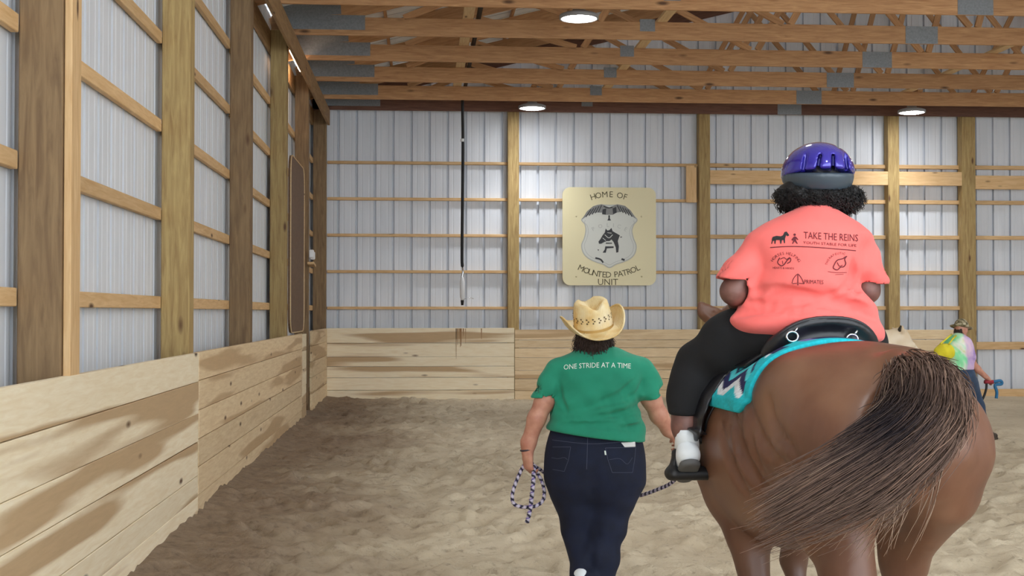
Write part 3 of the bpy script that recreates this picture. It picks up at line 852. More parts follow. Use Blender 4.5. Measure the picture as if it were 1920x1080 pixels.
mk('edge_strip', *tube([(KX - 0.008, y, z) for y, z in pe + [pe[0]]], 0.007, 6), M['brace'], pn)
ob = empty('outlet_box', (KX, 19.4, 2.3), label='small white outlet box on its wooden shelf by the left corner', cat='outlet')
beam('shelf', (KX + 0.01, 19.28, 2.28), (KX + 0.01, 19.62, 2.25), 0.1, 0.04, M['girt'], ob)
for y, z in ((19.3, 2.42), (19.5, 2.4)):
    beam('box', (KX + 0.02, y, z - 0.06), (KX + 0.02, y, z + 0.06), 0.07, 0.07, M['white'], ob, bev=0.012)
# warm tube added behind the eave beam for the glow on the timbers
wl = empty('added_glow_lamp', (KX - 0.13, 18.0, 4.9), label='added warm tube behind the eave beam, lighting the timbers by the left corner', cat='lamp')
mk('tube', *tube([(KX - 0.09, 17.3, 5.06), (KX - 0.09, 18.7, 5.06)], 0.025, 10), emis('warm_tube', (1.0, 0.72, 0.5), 16.0), wl)
beam('holder', (KX - 0.09, 17.25, 5.105), (KX - 0.09, 18.75, 5.105), 0.06, 0.03, M['white'], wl)
# ------------------------------------------------------------------ the horse (local frame: x forward from the dock, y left, z up)
HROT = R(94)
dk = at(1700, 690, 3.95)
horse = empty('horse', (dk.x, dk.y, 0), HROT, label='chestnut horse with swishing tail, carrying the rider in coral shirt', cat='horse')
HM = WM[horse.name]; HI = HM.inverted()
def h2w(V):
    A = np.array(HM); return np.asarray(V, float) @ A[:3, :3].T + A[:3, 3]
def w2h(p): return HI @ Vector(p)
B = Body((-0.36, -0.52, -0.03), (2.55, 0.56, 1.78), 0.0125)
B.loft(0, [(-0.10, 0, 1.10, 0.13, 0.13, 0.12), (-0.03, 0, 1.11, 0.26, 0.215, 0.16), (0.12, 0, 1.12, 0.30, 0.29, 0.18), (0.32, 0, 1.12, 0.325, 0.332, 0.21), (0.55, 0, 1.10, 0.36, 0.335, 0.31), (0.80, 0, 1.05, 0.36, 0.345, 0.39),
             (1.05, 0, 1.05, 0.36, 0.355, 0.42), (1.25, 0, 1.09, 0.345, 0.375, 0.42), (1.45, 0, 1.11, 0.26, 0.31, 0.34), (1.60, 0, 1.12, 0.13, 0.16, 0.16)], pw=2.15)
# haunches and hind legs: the near one trailing, the off one swinging forward
for s, sx in ((1, 0.0), (-1, 0.0)):
    B.cone((0.17, 0.15 * s, 1.14), (0.24, 0.145 * s, 1.0), 0.165, 0.13, 0.10)
    B.cone((0.02, 0.13 * s, 1.12), (0.06, 0.14 * s, 0.98), 0.125, 0.1, 0.09)
    B.ell((0.36, 0.22 * s, 1.30), (0.16, 0.1, 0.09), 0.12)
def hind(s, stifle, hock, fet, hoof):
    B.chain([(0.22, 0.16 * s, 1.0), stifle, ((stifle[0] * 0.45 + hock[0] * 0.55), (stifle[1] + hock[1]) / 2, stifle[2] * 0.45 + hock[2] * 0.55), hock], [0.13, 0.105, 0.076, 0.06], 0.06, ((0, 1, 0), 0.85))
    B.cone((0.07, 0.16 * s, 0.95), ((stifle[0] + hock[0]) / 2 - 0.05, (stifle[1] + hock[1]) / 2, (stifle[2] + hock[2]) / 2), 0.09, 0.05, 0.07)
    B.cone((hock[0] - 0.05, hock[1], hock[2] + 0.02), (hock[0] + 0.01, hock[1], hock[2] - 0.09), 0.04, 0.045, 0.03)
    B.chain([hock, ((hock[0] + fet[0]) / 2, (hock[1] + fet[1]) / 2, (hock[2] + fet[2]) / 2), fet], [0.06, 0.04, 0.045], 0.02)
    B.chain([fet, hoof], [0.044, 0.04], 0.015); B.cone((hoof[0] + 0.01, hoof[1], hoof[2]), (hoof[0] + 0.035, hoof[1], 0.04), 0.05, 0.062, 0.015)
hind(1, (0.20, 0.20, 0.87), (-0.09, 0.165, 0.56), (-0.17, 0.16, 0.17), (-0.12, 0.16, 0.09))
hind(-1, (0.40, -0.165, 0.85), (0.36, -0.155, 0.55), (0.5, -0.155, 0.16), (0.56, -0.155, 0.09))
def fore(s, elbow, knee, fet, hoof):
    B.cone((1.33, 0.17 * s, 1.12), elbow, 0.17, 0.12, 0.09)
    B.chain([elbow, ((elbow[0] + knee[0]) / 2, (elbow[1] + knee[1]) / 2, (elbow[2] + knee[2]) / 2 + 0.03), knee], [0.125, 0.085, 0.055], 0.04)
    B.chain([knee, ((knee[0] + fet[0]) / 2, knee[1], (knee[2] + fet[2]) / 2), fet], [0.054, 0.036, 0.042], 0.015)
    B.ell((knee[0] + 0.008, knee[1], knee[2]), (0.055, 0.055, 0.065), 0.02)
    B.chain([fet, hoof], [0.042, 0.038], 0.015); B.cone((hoof[0] + 0.01, hoof[1], hoof[2]), (hoof[0] + 0.03, hoof[1], 0.04), 0.048, 0.058, 0.015)
fore(1, (1.14, 0.18, 0.83), (1.0, 0.155, 0.47), (0.9, 0.15, 0.15), (0.93, 0.15, 0.085))
fore(-1, (1.3, -0.16, 0.83), (1.38, -0.14, 0.5), (1.28, -0.135, 0.2), (1.27, -0.135, 0.12))
# neck and head, lowered and turned a little to the off side
poll = (1.95, -0.075, 1.455)
B.chain([(1.36, 0.0, 1.22), (1.62, -0.02, 1.33), poll], [0.29, 0.2, 0.125], 0.10, ((0, 1, 0), 0.62))
B.chain([poll, (2.12, -0.06, 1.25), (2.27, -0.05, 1.05)], [0.13, 0.105, 0.075], 0.05, ((0, 1, 0), 0.72))
B.ell((2.02, -0.07, 1.31), (0.12, 0.085, 0.13), 0.05)
B.ell((2.3, -0.05, 1.02), (0.07, 0.06, 0.065), 0.03)
for s in (1, -1):
    B.ell((2.1, -0.065 + 0.085 * s, 1.37), (0.035, 0.02, 0.03), 0.03)
    B.ell((2.335, -0.05 + 0.035 * s, 1.04), (0.015, 0.012, 0.02), 0.01, mode='cutout')
# near ear flopped out to the side, off ear upright
for base, tip in (((w2h(at(1350, 606, 5.9)), w2h(at(1306, 560, 5.88)))), ((1.95, -0.13, 1.53), (1.92, -0.20, 1.64))):
    base, tip = np.array(tuple(base)), np.array(tuple(tip)); mid = base * 0.45 + tip * 0.55 + np.array((0, 0.012 if tip[1] > 0 else 0, -0.006))
    B.chain([base, base * 0.75 + tip * 0.25, mid, tip], [0.036, 0.044, 0.036, 0.008], 0.02, ((1, 0, 0), 0.6))
    f = np.array((-0.03, 0.0, 0.012)); B.chain([base * 0.7 + tip * 0.3 + f, mid + f], [0.02, 0.014], 0.012, mode='cutout')
# dock of the tail
B.chain([(0.06, 0.0, 1.37), (-0.07, -0.01, 1.365), (-0.11, -0.03, 1.34), (-0.12, -0.04, 1.30)], [0.065, 0.055, 0.045, 0.035], 0.05)
# flank fold, thigh groove and the cleft between the buttocks
B.chain([(0.62, 0.365, 1.24), (0.58, 0.355, 1.06), (0.47, 0.31, 0.90), (0.39, 0.265, 0.80)], [0.014, 0.026, 0.026, 0.014], 0.045, mode='cutout')
B.chain([(0.50, 0.355, 1.16), (0.46, 0.345, 1.02), (0.37, 0.295, 0.88)], [0.008, 0.016, 0.01], 0.035, mode='cutout')
B.chain([(0.72, 0.37, 1.12), (0.66, 0.355, 0.95), (0.55, 0.305, 0.80)], [0.008, 0.016, 0.01], 0.035, mode='cutout')
B.chain([(-0.13, 0.0, 1.2), (-0.12, 0.0, 1.0), (-0.04, 0.0, 0.82)], [0.015, 0.03, 0.03], 0.05, mode='cutout')
def hump(X, Y, Z): return 0.0022 * np.sin(11 * X + 3 * Z) * np.sin(9 * Z + 4 * Y) + 0.0015 * np.sin(23 * Z + 17 * X)
B.warp(hump)
creases(B, [[(1400, 735), (1412, 790), (1445, 850), (1500, 898)], [(1372, 770), (1388, 845), (1428, 918)], [(1350, 800), (1364, 860), (1398, 920)], [(1440, 745), (1452, 800), (1490, 850)], [(1660, 720), (1640, 790), (1620, 850)]], 0.011, 0.035, HI)
HV, HF = B.mesh(2)
body_h = mk('body', h2w(HV), HF, M['bay'], horse)
hb = bvh_of(HV, HF)
for s in (1, -1):
    V, F = lathe([(0, 0.02), (0.014, 0.014), (0.02, 0), (0.014, -0.014), (0, -0.02)], 12, (2.105, -0.065 + 0.098 * s, 1.375)); mk('eye', h2w(V), F, M['clear'], horse)
# tail: dock tuft thrown to the off side, hair sweeping across to the near side
def tailpt(px, py, Y): return np.array(at(px, py, Y))
Lg = spline([tailpt(1672, 690, 3.91), tailpt(1676, 730, 3.78), tailpt(1668, 785, 3.68), tailpt(1600, 845, 3.62), tailpt(1520, 895, 3.6), tailpt(1425, 940, 3.6)], 26)
Rg = spline([tailpt(1745, 682, 3.93), tailpt(1800, 735, 3.74), tailpt(1800, 810, 3.62), tailpt(1735, 890, 3.55), tailpt(1620, 970, 3.53), tailpt(1385, 1035, 3.55)], 26)
Mg = spline([tailpt(1712, 672, 3.90), tailpt(1748, 705, 3.72), tailpt(1738, 785, 3.58), tailpt(1665, 855, 3.52), tailpt(1570, 915, 3.5), tailpt(1420, 1000, 3.53)], 26)
NT = 9000
tt = np.linspace(0, 1, 26)
paths = np.zeros((NT, 26, 3)); cols = np.zeros((NT, 26, 3))
br = [np.array(srgb(*c)) for c in ((104, 84, 74), (122, 98, 84), (84, 66, 58), (22, 20, 28), (16, 16, 24), (154, 130, 112))]
for i in range(NT):
    u0 = RNG.uniform() ** 1.25; du = RNG.normal(0, 0.06); uu = np.clip(u0 + du * tt, 0, 1)[:, None]
    q = (1 - uu) ** 2 * Lg + 2 * uu * (1 - uu) * (2 * Mg - 0.5 * (Lg + Rg)) + uu ** 2 * Rg
    q = q + np.array([0, 1, 0]) * (RNG.uniform() * 0.06 * np.sin(np.pi * np.clip(tt * 1.1, 0, 1)))[:, None]
    ln = (RNG.uniform(0.5, 1.0) if RNG.uniform() < 0.6 else RNG.uniform(0.15, 0.6)) * (1 if u0 < 0.55 or RNG.uniform() < 0.35 else 0.55)
    st = 0.0 if RNG.uniform() < 0.75 else RNG.uniform(0, 0.25)
    sv = np.linspace(st, max(ln, st + 0.2), 26); src = np.minimum(sv, 0.999) * 25; a = np.floor(src).astype(int).clip(0, 24); f = (src - a)[:, None]
    q = q[a] * (1 - f) + q[a + 1] * f
    q = q + RNG.normal(0, 0.014, 3) * np.linspace(0.5, 1.7, 26)[:, None] + 0.006 * np.sin(tt * RNG.uniform(4, 9) + RNG.uniform(0, 6))[:, None] * np.array([RNG.normal(), 0.3, RNG.normal()])
    paths[i] = q
    r_ = RNG.uniform(); base = br[0] if r_ < 0.5 else (br[1] if r_ < 0.78 else (br[2] if r_ < 0.97 else br[5]))
    dark = br[3] if RNG.uniform() < 0.5 else br[4]
    kk = np.clip(1 - np.abs(sv - 0.5 - 0.15 * (u0 - 0.3)) / 0.3, 0, 1) ** 0.5 * np.clip(1.7 - abs(u0 - 0.27) / 0.24, 0, 1) * RNG.uniform(0.85, 1)
    cols[i] = base * (1 - kk[:, None]) + dark * kk[:, None]
extra, ec = [], []
for i in range(110):                                              # loose wisps hanging below the sweep
    x0, y0 = RNG.uniform(1640, 1770), RNG.uniform(820, 880); dx_ = RNG.uniform(-190, -10); dy_ = RNG.uniform(110, 190)
    extra.append(spline([tailpt(x0 + 20, y0 - 60, 3.8), tailpt(x0, y0, 3.66), tailpt(x0 + dx_ * 0.35, y0 + dy_ * 0.5, 3.57), tailpt(x0 + dx_, y0 + dy_, 3.6)], 26))
    ec.append(np.repeat((br[5] if RNG.uniform() < 0.6 else br[1])[None], 26, 0))
for i in range(260):                                              # short fuzz where the hair leaves the dock
    x0, y0 = RNG.uniform(1668, 1750), RNG.uniform(674, 712); L_ = RNG.uniform(15, 55)
    extra.append(spline([tailpt(x0, y0, 3.93), tailpt(x0 + L_ * 0.3 * (x0 - 1690) / 50, y0 + L_ * 0.2, 3.84), tailpt(x0 + L_ * 0.5 * (x0 - 1690) / 50, y0 + L_, 3.8)], 26))
    ec.append(np.repeat((br[2] if RNG.uniform() < 0.4 else br[0])[None], 26, 0))
paths = np.concatenate([paths, np.array(extra)]); cols = np.concatenate([cols, np.array(ec)])
V, F, C = strands(paths[:, ::1][:, [0, 1, 2, 4, 5, 7, 8, 10, 11, 13, 14, 16, 17, 19, 20, 22, 23, 25]], 0.0024, 0.0005)
cols = cols[:, [0, 1, 2, 4, 5, 7, 8, 10, 11, 13, 14, 16, 17, 19, 20, 22, 23, 25]]
mk('tail', V, F, M['hair'], horse, cols=np.repeat(cols.reshape(-1, 3), 3, 0))
# mane and forelock
mp, mc = [], []
for i in range(520):
    t = RNG.uniform(0, 1); x = 1.38 + 0.6 * t; z = 1.475 + 0.09 * t - 0.02 * math.sin(t * 3.14); y = -0.075 * t
    side = -1 if RNG.uniform() < 0.85 else 1
    L = RNG.uniform(0.12, 0.26)
    p = np.array([(x, y, z), (x + 0.005, y + side * 0.05, z + 0.005), (x + 0.01, y + side * 0.11, z - L * 0.45), (x + 0.015, y + side * 0.125 + RNG.normal(0, 0.012), z - L)])
    mp.append(spline(p, 10)); mc.append(br[0] if RNG.uniform() < 0.5 else br[2])
V, F, C = strands(np.array(mp), 0.0035, 0.001, np.array(mc))
mk('mane', h2w(V), F, M['hair'], horse, cols=C)

# the cream pony further off, all but its head hidden behind the chestnut
p_rot = R(8); pc = at(1688, 640, 14.2)
pony = empty('horse', (0, 0, 0), label='cream pony, only its ears and poll showing behind the chestnut rump', cat='horse')
ps = 0.86
pm_ = Matrix.Translation(Vector((pc.x, pc.y, 0))) @ Matrix.Rotation(p_rot, 4, 'Z') @ Matrix.Scale(ps, 4) @ Matrix.Translation(Vector((-1.96, 0.075, 0)))
setworld(pony, pm_)
for nm in ('body',):
    srcs = [c for c in horse.children if c.name.split('.')[0] == nm]
    c = srcs[0].copy(); COL.objects.link(c); c.parent = pony; c.matrix_parent_inverse = Matrix.Identity(4)
    c.location = (0, 0, 0); c.rotation_euler = (0, 0, 0); c.scale = (1, 1, 1)
    if nm == 'body':
        c.material_slots[0].link = 'OBJECT'; c.material_slots[0].material = M['cream']

ear_b, ear_t = Vector((1.93, -0.135, 1.545)), Vector((1.905, -0.19, 1.625))
V, F = tube(spline([ear_b, (ear_b + ear_t) / 2, ear_t], 10), [0.022, 0.03, 0.034, 0.034, 0.032, 0.028, 0.022, 0.016, 0.01, 0.004], 8)
A_ = np.array(WM[pony.name]); V = V @ A_[:3, :3].T + A_[:3, 3]
mk('ear_lining', V, F, mat('dark_ear', srgb(52, 44, 34), 0.8), pony)
# ------------------------------------------------------------------ people: shared pieces
def basis(f, u):
    f = Vector(f).normalized(); s = f.cross(Vector(u)).normalized(); u = s.cross(f).normalized()
    return s, f, u, Matrix((s, f, u)).transposed().to_quaternion()
def head(B, c, f, u, sc=1.0):
    s, f, u, q = basis(f, u); c = Vector(c)
    B.ell(c + (u * 0.02 - f * 0.008) * sc, np.array((0.076, 0.096, 0.105)) * sc, 0.02, q)
    B.ell(c + (-u * 0.055 + f * 0.028) * sc, np.array((0.056, 0.066, 0.068)) * sc, 0.04, q)
    B.cone(c + (f * 0.088 + u * 0.012) * sc, c + (f * 0.11 - u * 0.024) * sc, 0.010 * sc, 0.014 * sc, 0.015)
    for k in (1, -1):
        B.ell(c + (s * k * 0.078 - f * 0.008 - u * 0.008) * sc, np.array((0.011, 0.024, 0.032)) * sc, 0.012, q)
        B.ell(c + (s * k * 0.033 + f * 0.098 + u * 0.014) * sc, np.array((0.017, 0.012, 0.011)) * sc, 0.012, q, mode='cutout')
    B.cone(c + (f * 0.1 - u * 0.056 + s * 0.022) * sc, c + (f * 0.1 - u * 0.056 - s * 0.022) * sc, 0.004, 0.004, 0.008, mode='cutout')
def eyes(c, f, u, parent, sc=1.0):
    s, f, u, q = basis(f, u); c = Vector(c)
    for k in (1, -1):
        p = c + (s * k * 0.033 + f * 0.084 + u * 0.014) * sc
        V, F = lathe([(0, 0.011), (0.008, 0.008), (0.011, 0), (0.008, -0.008), (0, -0.011)], 10, p); mk('eye', V, F, M['clear'], parent)
def hand(B, wrist, d, n, thumb, sc=1.0, curl=1.0):
    """palm with four fingers and a thumb; d = pointing direction, n = palm side, thumb = side of the thumb"""
    w_, d, n = Vector(wrist), Vector(d).normalized(), Vector(n).normalized()
    t = Vector(thumb); t = (t - d * t.dot(d) - n * t.dot(n)).normalized()
    pc = w_ + d * 0.05 * sc
    B.cone(w_, w_ + d * 0.035 * sc, 0.027 * sc, 0.034 * sc, 0.02, (n, 0.7))
    B.cone(w_ + d * 0.035 * sc + t * 0.014 * sc, w_ + d * 0.08 * sc + t * 0.018 * sc, 0.024 * sc, 0.024 * sc, 0.015, (n, 0.62))
    B.cone(w_ + d * 0.035 * sc - t * 0.014 * sc, w_ + d * 0.078 * sc - t * 0.02 * sc, 0.024 * sc, 0.022 * sc, 0.015, (n, 0.62))
    for i, L in enumerate((0.066, 0.074, 0.069, 0.054)):
        b = w_ + d * (0.086 - 0.004 * abs(i - 1)) * sc + t * (0.031 - 0.0207 * i) * sc
        ang = 0.0; p = b; segs = (0.45, 0.32, 0.23); r = 0.0098 * sc
        pts, rad = [p], [r]
        for j, sg in enumerate(segs):
            ang += (0.55 if j == 0 else 0.85) * curl
            p = p + (d * math.cos(ang) + n * math.sin(ang)) * L * sg * sc; pts.append(p); rad.append(r * (0.96 - 0.09 * j))
        B.chain(pts, rad, 0.004)
    p0 = w_ + d * 0.028 * sc + t * 0.028 * sc; p1 = p0 + (t * 0.6 + d * 0.75 + n * 0.25).normalized() * 0.036 * sc
    p2 = p1 + (d * 0.7 + n * 0.8 * curl - t * 0.15).normalized() * 0.03 * sc; p3 = p2 + (d * 0.3 + n * 0.9 * curl - t * 0.55).normalized() * 0.024 * sc
    B.chain([p0, p1, p2, p3], [0.016 * sc, 0.0125 * sc, 0.011 * sc, 0.0095 * sc], 0.006)
    return w_ + d * 0.095 * sc + n * 0.03 * sc
def sleeve(S, pts, rad, p, n, k=0.05):
    """a sleeve tube cut square at its hem, blended into the shirt"""
    T = Body(S.lo, S.lo + (S.n - 1) * S.h - S.h * 0.5, S.h); T.chain(pts, rad, k); T.plane(p, n, 0.004)
    S.op((slice(None),) * 3, T.F, k, 'add')
def decal(name, V, F, bvh, m, parent, off=0.0025):
    """flat print laid on a curved surface: pixel outlines dropped onto the cloth"""
    out = []
    for px, py in V:
        d = (at(px, py, 5.0) - CAM).normalized(); hit = bvh.ray_cast(CAM, d)
        p = hit[0] if hit[0] is not None else at(px, py, 5.0)
        out.append(p - d * off)
    return mk(name, out, F, m, parent, smooth=False)
def px_text(s, cx, cy, wpx, hpx, slope=0.0, bold=0.0):
    V, F = text2d(s, 1.0, bold); lo, hi = V.min(0), V.max(0)
    x = (V[:, 0] - (lo[0] + hi[0]) / 2) / (hi[0] - lo[0]) * wpx; y = (V[:, 1] - (lo[1] + hi[1]) / 2) / (hi[1] - lo[1]) * hpx
    return np.stack([cx + x, cy - y + slope * x], 1), F
def shoe(name, ankle, toe_dir, up, m_up, m_sole, parent, sc=1.0):
    """ankle joint, direction of the toe, up direction of the foot"""
    s, f, u, q = basis(toe_dir, up); a = Vector(ankle)
    lo = np.array(a) - 0.24; hi = np.array(a) + 0.24
    S = Body(lo, hi, 0.006)
    S.chain([a + (u * 0.03 - f * 0.01) * sc, a + (-u * 0.03 - f * 0.015) * sc], [0.045 * sc, 0.046 * sc], 0.02)
    S.chain([a + (-u * 0.045 - f * 0.035) * sc, a + (-u * 0.042 + f * 0.06) * sc, a + (-u * 0.055 + f * 0.14) * sc], [0.042 * sc, 0.044 * sc, 0.036 * sc], 0.03, (s, 1.0))
    S.plane(a - u * 0.078 * sc, -u)
    V, F = S.mesh(1); o = mk(name, V, F, m_up, parent)
    T = Body(lo, hi, 0.006)
    T.chain([a + (-u * 0.085 - f * 0.038) * sc, a + (-u * 0.085 + f * 0.06) * sc, a + (-u * 0.08 + f * 0.145) * sc], [0.044 * sc, 0.045 * sc, 0.038 * sc], 0.02)
    T.plane(a - u * 0.07 * sc, u); T.plane(a - u * 0.1 * sc, -u)
    V, F = T.mesh(1); mk('sole', V, F, m_sole, o)
    return o
def zst(rows, Y, back, front):
    """torso stations from pixel rows (py, px_left, px_right) at depth Y, bottom row first"""
    out = []
    for i, (py, a, b) in enumerate(rows):
        A, Bp = at(a, py, Y), at(b, py, Y)
        out.append((A.z, (A.x + Bp.x) / 2, Y, (Bp.x - A.x) / 2, front[i], back[i]))
    return out

# ------------------------------------------------------------------ the person leading the horse
LY = 6.8
lp = lambda px, py, dy=0.0: at(px, py, LY + dy)
g0 = lp(1112, 900)
leader = empty('person', (g0.x, LY, 0), label='person in green t-shirt, dark jeans and straw cowboy hat leading the chestnut horse', cat='person')
hc = lp(1112, 622, 0.02)
B = Body((g0.x - 0.5, LY - 0.3, 0.62), (g0.x + 0.62, LY + 0.42, 1.66), 0.0068)
head(B, hc, (0.05, 1, -0.08), (-0.05, 0, 1), 0.98)
B.chain([lp(1112, 680), lp(1112, 640)], [0.07, 0.062], 0.04)
B.loft(2, zst([(830, 1040, 1195), (760, 1045, 1195), (700, 1045, 1200), (668, 1070, 1172)], LY, [0.11] * 4, [0.12] * 4), 0.05)
lw = lp(989, 847, 0.0)
B.chain([lp(1048, 700), lp(1021, 752, -0.005), lp(1006, 785, -0.015), lp(991, 830), lw], [0.045, 0.051, 0.047, 0.039, 0.032], 0.025)
grip_l = hand(B, lw, (0.06, 0.12, -1), (0.85, 0.45, 0.0), (-0.1, 1, 0), 0.98, 0.95)
rw = lp(1262, 812, 0.1)
B.chain([lp(1198, 700), lp(1222, 750), lp(1235, 778, 0.02), lp(1254, 805, 0.08), rw], [0.045, 0.05, 0.047, 0.039, 0.032], 0.025)
hand(B, rw, (0.45, 0.5, -0.75), (-0.6, 0.4, -0.3), (-0.2, 0.6, 0.6), 0.98, 0.9)
V, F = B.mesh(1); mk('body', V, F, M['skin_light'], leader)
eyes(hc, (0.05, 1, -0.08), (-0.05, 0, 1), leader, 0.98)
# shirt
S = Body((g0.x - 0.42, LY - 0.3, 0.72), (g0.x + 0.46, LY + 0.34, 1.45), 0.0075)
rows = [(868, 1020, 1214), (835, 1022, 1211), (800, 1026, 1206), (760, 1034, 1203), (722, 1038, 1208), (692, 1032, 1215), (672, 1048, 1204), (660, 1072, 1176), (648, 1084, 1158)]
S.loft(2, zst(rows, LY, [0.212, 0.21, 0.195, 0.172, 0.155, 0.145, 0.12, 0.09, 0.07], [0.22, 0.22, 0.2, 0.2, 0.19, 0.16, 0.12, 0.09, 0.07]), 0.03)
sleeve(S, [lp(1046, 696), lp(1032, 724), lp(1020, 758), lp(1012, 790)], [0.07, 0.072, 0.072, 0.072], lp(1022, 748), (-0.12, 0, -1), 0.022)
sleeve(S, [lp(1202, 694), lp(1218, 722), lp(1232, 758), lp(1242, 790)], [0.07, 0.07, 0.07, 0.07], lp(1228, 744), (0.28, 0, -1), 0.022)
def folds(X, Y, Z):
    w1 = np.clip((Z - 0.85) / 0.15, 0, 1) * np.clip((1.28 - Z) / 0.2, 0, 1)
    x = X - g0.x
    return w1 * (0.012 * np.sin(34 * (Z + 0.75 * x) + 4 * np.sin(6 * x)) * np.clip(0.4 + 2.4 * x, 0.2, 1.2) + 0.006 * np.sin(60 * Z - 22 * x)) + 0.005 * np.sin(75 * Z + 9 * x) * np.exp(-((Z - 0.98) / 0.05) ** 2)
S.warp(folds)
a, b = lp(1000, 744), lp(1046, 748); nrm = Vector((-(a - b).z, 0, (a - b).x)); S_keep = None
# cut sleeves with small planes limited to the arm side
def cutside(S, p, n, cond):
    n = np.array(tuple(n)); n = n / np.linalg.norm(n)
    sl, X, Y, Z = S.sub(S.lo - 1, S.lo + S.n * S.h + 1)
    d = (X - p[0]) * n[0] + (Y - p[1]) * n[1] + (Z - p[2]) * n[2]
    S.F = np.where(cond(X, Y, Z), np.maximum(S.F, d), S.F).astype(np.float32)
xl, xr = lp(1040, 745).x, lp(1203, 745).x
for pth, r in (([lp(1021, 760), lp(1025, 735)], 0.063), ([lp(1230, 760), lp(1225, 735)], 0.061)):
    S.chain(pth, [r, r], 0.006, mode='cutout')
S.plane(lp(1030, 806), (-0.13, 0.0, -1))
sl, X, Y, Z = S.sub(S.lo - 1, S.lo + S.n * S.h + 1)
creases(S, [[(1206, 755), (1150, 778), (1060, 785)], [(1207, 735), (1160, 752), (1100, 764)], [(1200, 780), (1140, 795), (1050, 796)], [(1190, 712), (1160, 740), (1120, 755)], [(1046, 715), (1050, 745), (1062, 770)], [(1205, 715), (1198, 745), (1204, 775)], [(1206, 795), (1180, 802), (1120, 803)]], 0.008, 0.022)
SV, SF = S.mesh(1)
shirt_l = mk('shirt', SV, SF, M['green'], leader)
sb = bvh_of(SV, SF)
V, F = px_text('ONE STRIDE AT A TIME', 1120, 687.5, 126, 9.5, -0.018, 0.0)
V[:, 1] -= 3.0 * (1 - ((V[:, 0] - 1120) / 63) ** 2); decal('lettering', V, F, sb, M['print_white'], shirt_l)
# jeans
J = Body((g0.x - 0.36, LY - 0.34, 0.04), (g0.x + 0.36, LY + 0.42, 1.02), 0.0085)
J.loft(2, zst([(930, 1042, 1192), (905, 1032, 1203), (870, 1021, 1210), (835, 1024, 1206), (795, 1036, 1194), (780, 1042, 1188)], LY, [0.13, 0.175, 0.195, 0.18, 0.14, 0.13], [0.13, 0.15, 0.17, 0.17, 0.16, 0.16]), 0.05)
J.chain([lp(1076, 900), lp(1084, 985, 0.05), lp(1090, 1030, 0.02), lp(1094, 1092, -0.12)], [0.15, 0.085, 0.07, 0.066], 0.05)
J.chain([lp(1152, 900), lp(1140, 985, 0.0), lp(1128, 1040, -0.03), lp(1122, 1118, -0.05)], [0.155, 0.095, 0.085, 0.08], 0.05)
J.chain([lp(1113, 850, -0.22), lp(1113, 915, -0.2)], [0.008, 0.014], 0.05, mode='cutout')
J.chain([lp(1112, 925, -0.16), lp(1108, 990, -0.12), lp(1106, 1060, -0.12)], [0.014, 0.02, 0.02], 0.03, mode='cutout')
J.warp(lambda X, Y, Z: 0.003 * np.sin(40 * Z + 14 * X) * np.clip((0.75 - Z) / 0.2, 0, 1) + 0.003 * np.sin(23 * Z - 30 * X) * np.clip((0.7 - Z) / 0.2, 0, 1))
JV, JF = J.mesh(1)
jeans_l = mk('jeans', JV, JF, M['denim'], leader); jb = bvh_of(JV, JF)
st_ = [stroke2d([(1028, 824), (1100, 832), (1150, 830), (1200, 826)], 1.0, 26), stroke2d([(1102, 815), (1101, 850), (1100, 880)], 1.0, 16)]
for pk in ([(1135, 840), (1192, 839), (1190, 862), (1186, 886), (1148, 886), (1140, 862), (1135, 840)], [(1036, 838), (1070, 838), (1066, 862), (1058, 884), (1036, 880)]):
    for i in range(len(pk) - 1): st_.append(stroke2d([pk[i], pk[i + 1]], 0.9, 8))
st_ += [stroke2d([(1142, 862), (1162, 860), (1176, 870), (1186, 858)], 0.8, 16), stroke2d([(1034, 858), (1046, 860), (1058, 858), (1064, 862)], 0.8, 14)]
decal('stitching', *join2d(st_), jb, M['seam'], jeans_l)
decal('pocket_tag', *poly2d([(1133, 845), (1136, 845), (1137, 853), (1134, 853)]), jb, M['print_white'], jeans_l)
shoe('shoe', lp(1090, 1092, -0.13), (-0.1, 1, -0.55), (0, 0.45, 1), M['shoe'], M['sole'], leader)
shoe('shoe', (lp(1122, 1118).x, LY - 0.02, 0.10), (0.05, 1, 0), (0, 0, 1), M['shoe'], M['sole'], leader)
# hair below the hat
hp, hcol = [], []
for i in range(700):
    a_ = RNG.uniform(R(180), R(360)); r_ = 0.088; p = np.array(hc) + np.array((math.cos(a_) * 0.082, math.sin(a_) * 0.1, RNG.uniform(-0.03, 0.03)))
    out = np.array((math.cos(a_), math.sin(a_), 0)); L = RNG.uniform(0.06, 0.135)
    hp.append(spline([p, p + out * 0.012 + (0, 0, -L * 0.4), p + out * (0.012 + RNG.normal(0, 0.008)) + (RNG.normal(0, 0.01), 0, -L * 0.8), p + out * RNG.uniform(0.0, 0.03) + (RNG.normal(0, 0.012), 0, -L)], 9))
V, F, C = strands(np.array(hp), 0.0022, 0.0008); mk('hair', V, F, M['brown_hair'], leader)
Hh = Body(np.array(hc) - 0.2, np.array(hc) + 0.2, 0.007); Hh.ell(hc + Vector((0, -0.02, 0.0)), (0.084, 0.095, 0.105), 0.02); Hh.ell(hc + Vector((0, -0.05, -0.06)), (0.07, 0.055, 0.05), 0.03); Hh.plane(hc + Vector((0, 0.03, 0)), (0, 1, 0))
V, F = Hh.mesh(1); mk('hair_base', V, F, M['brown_hair'], leader)
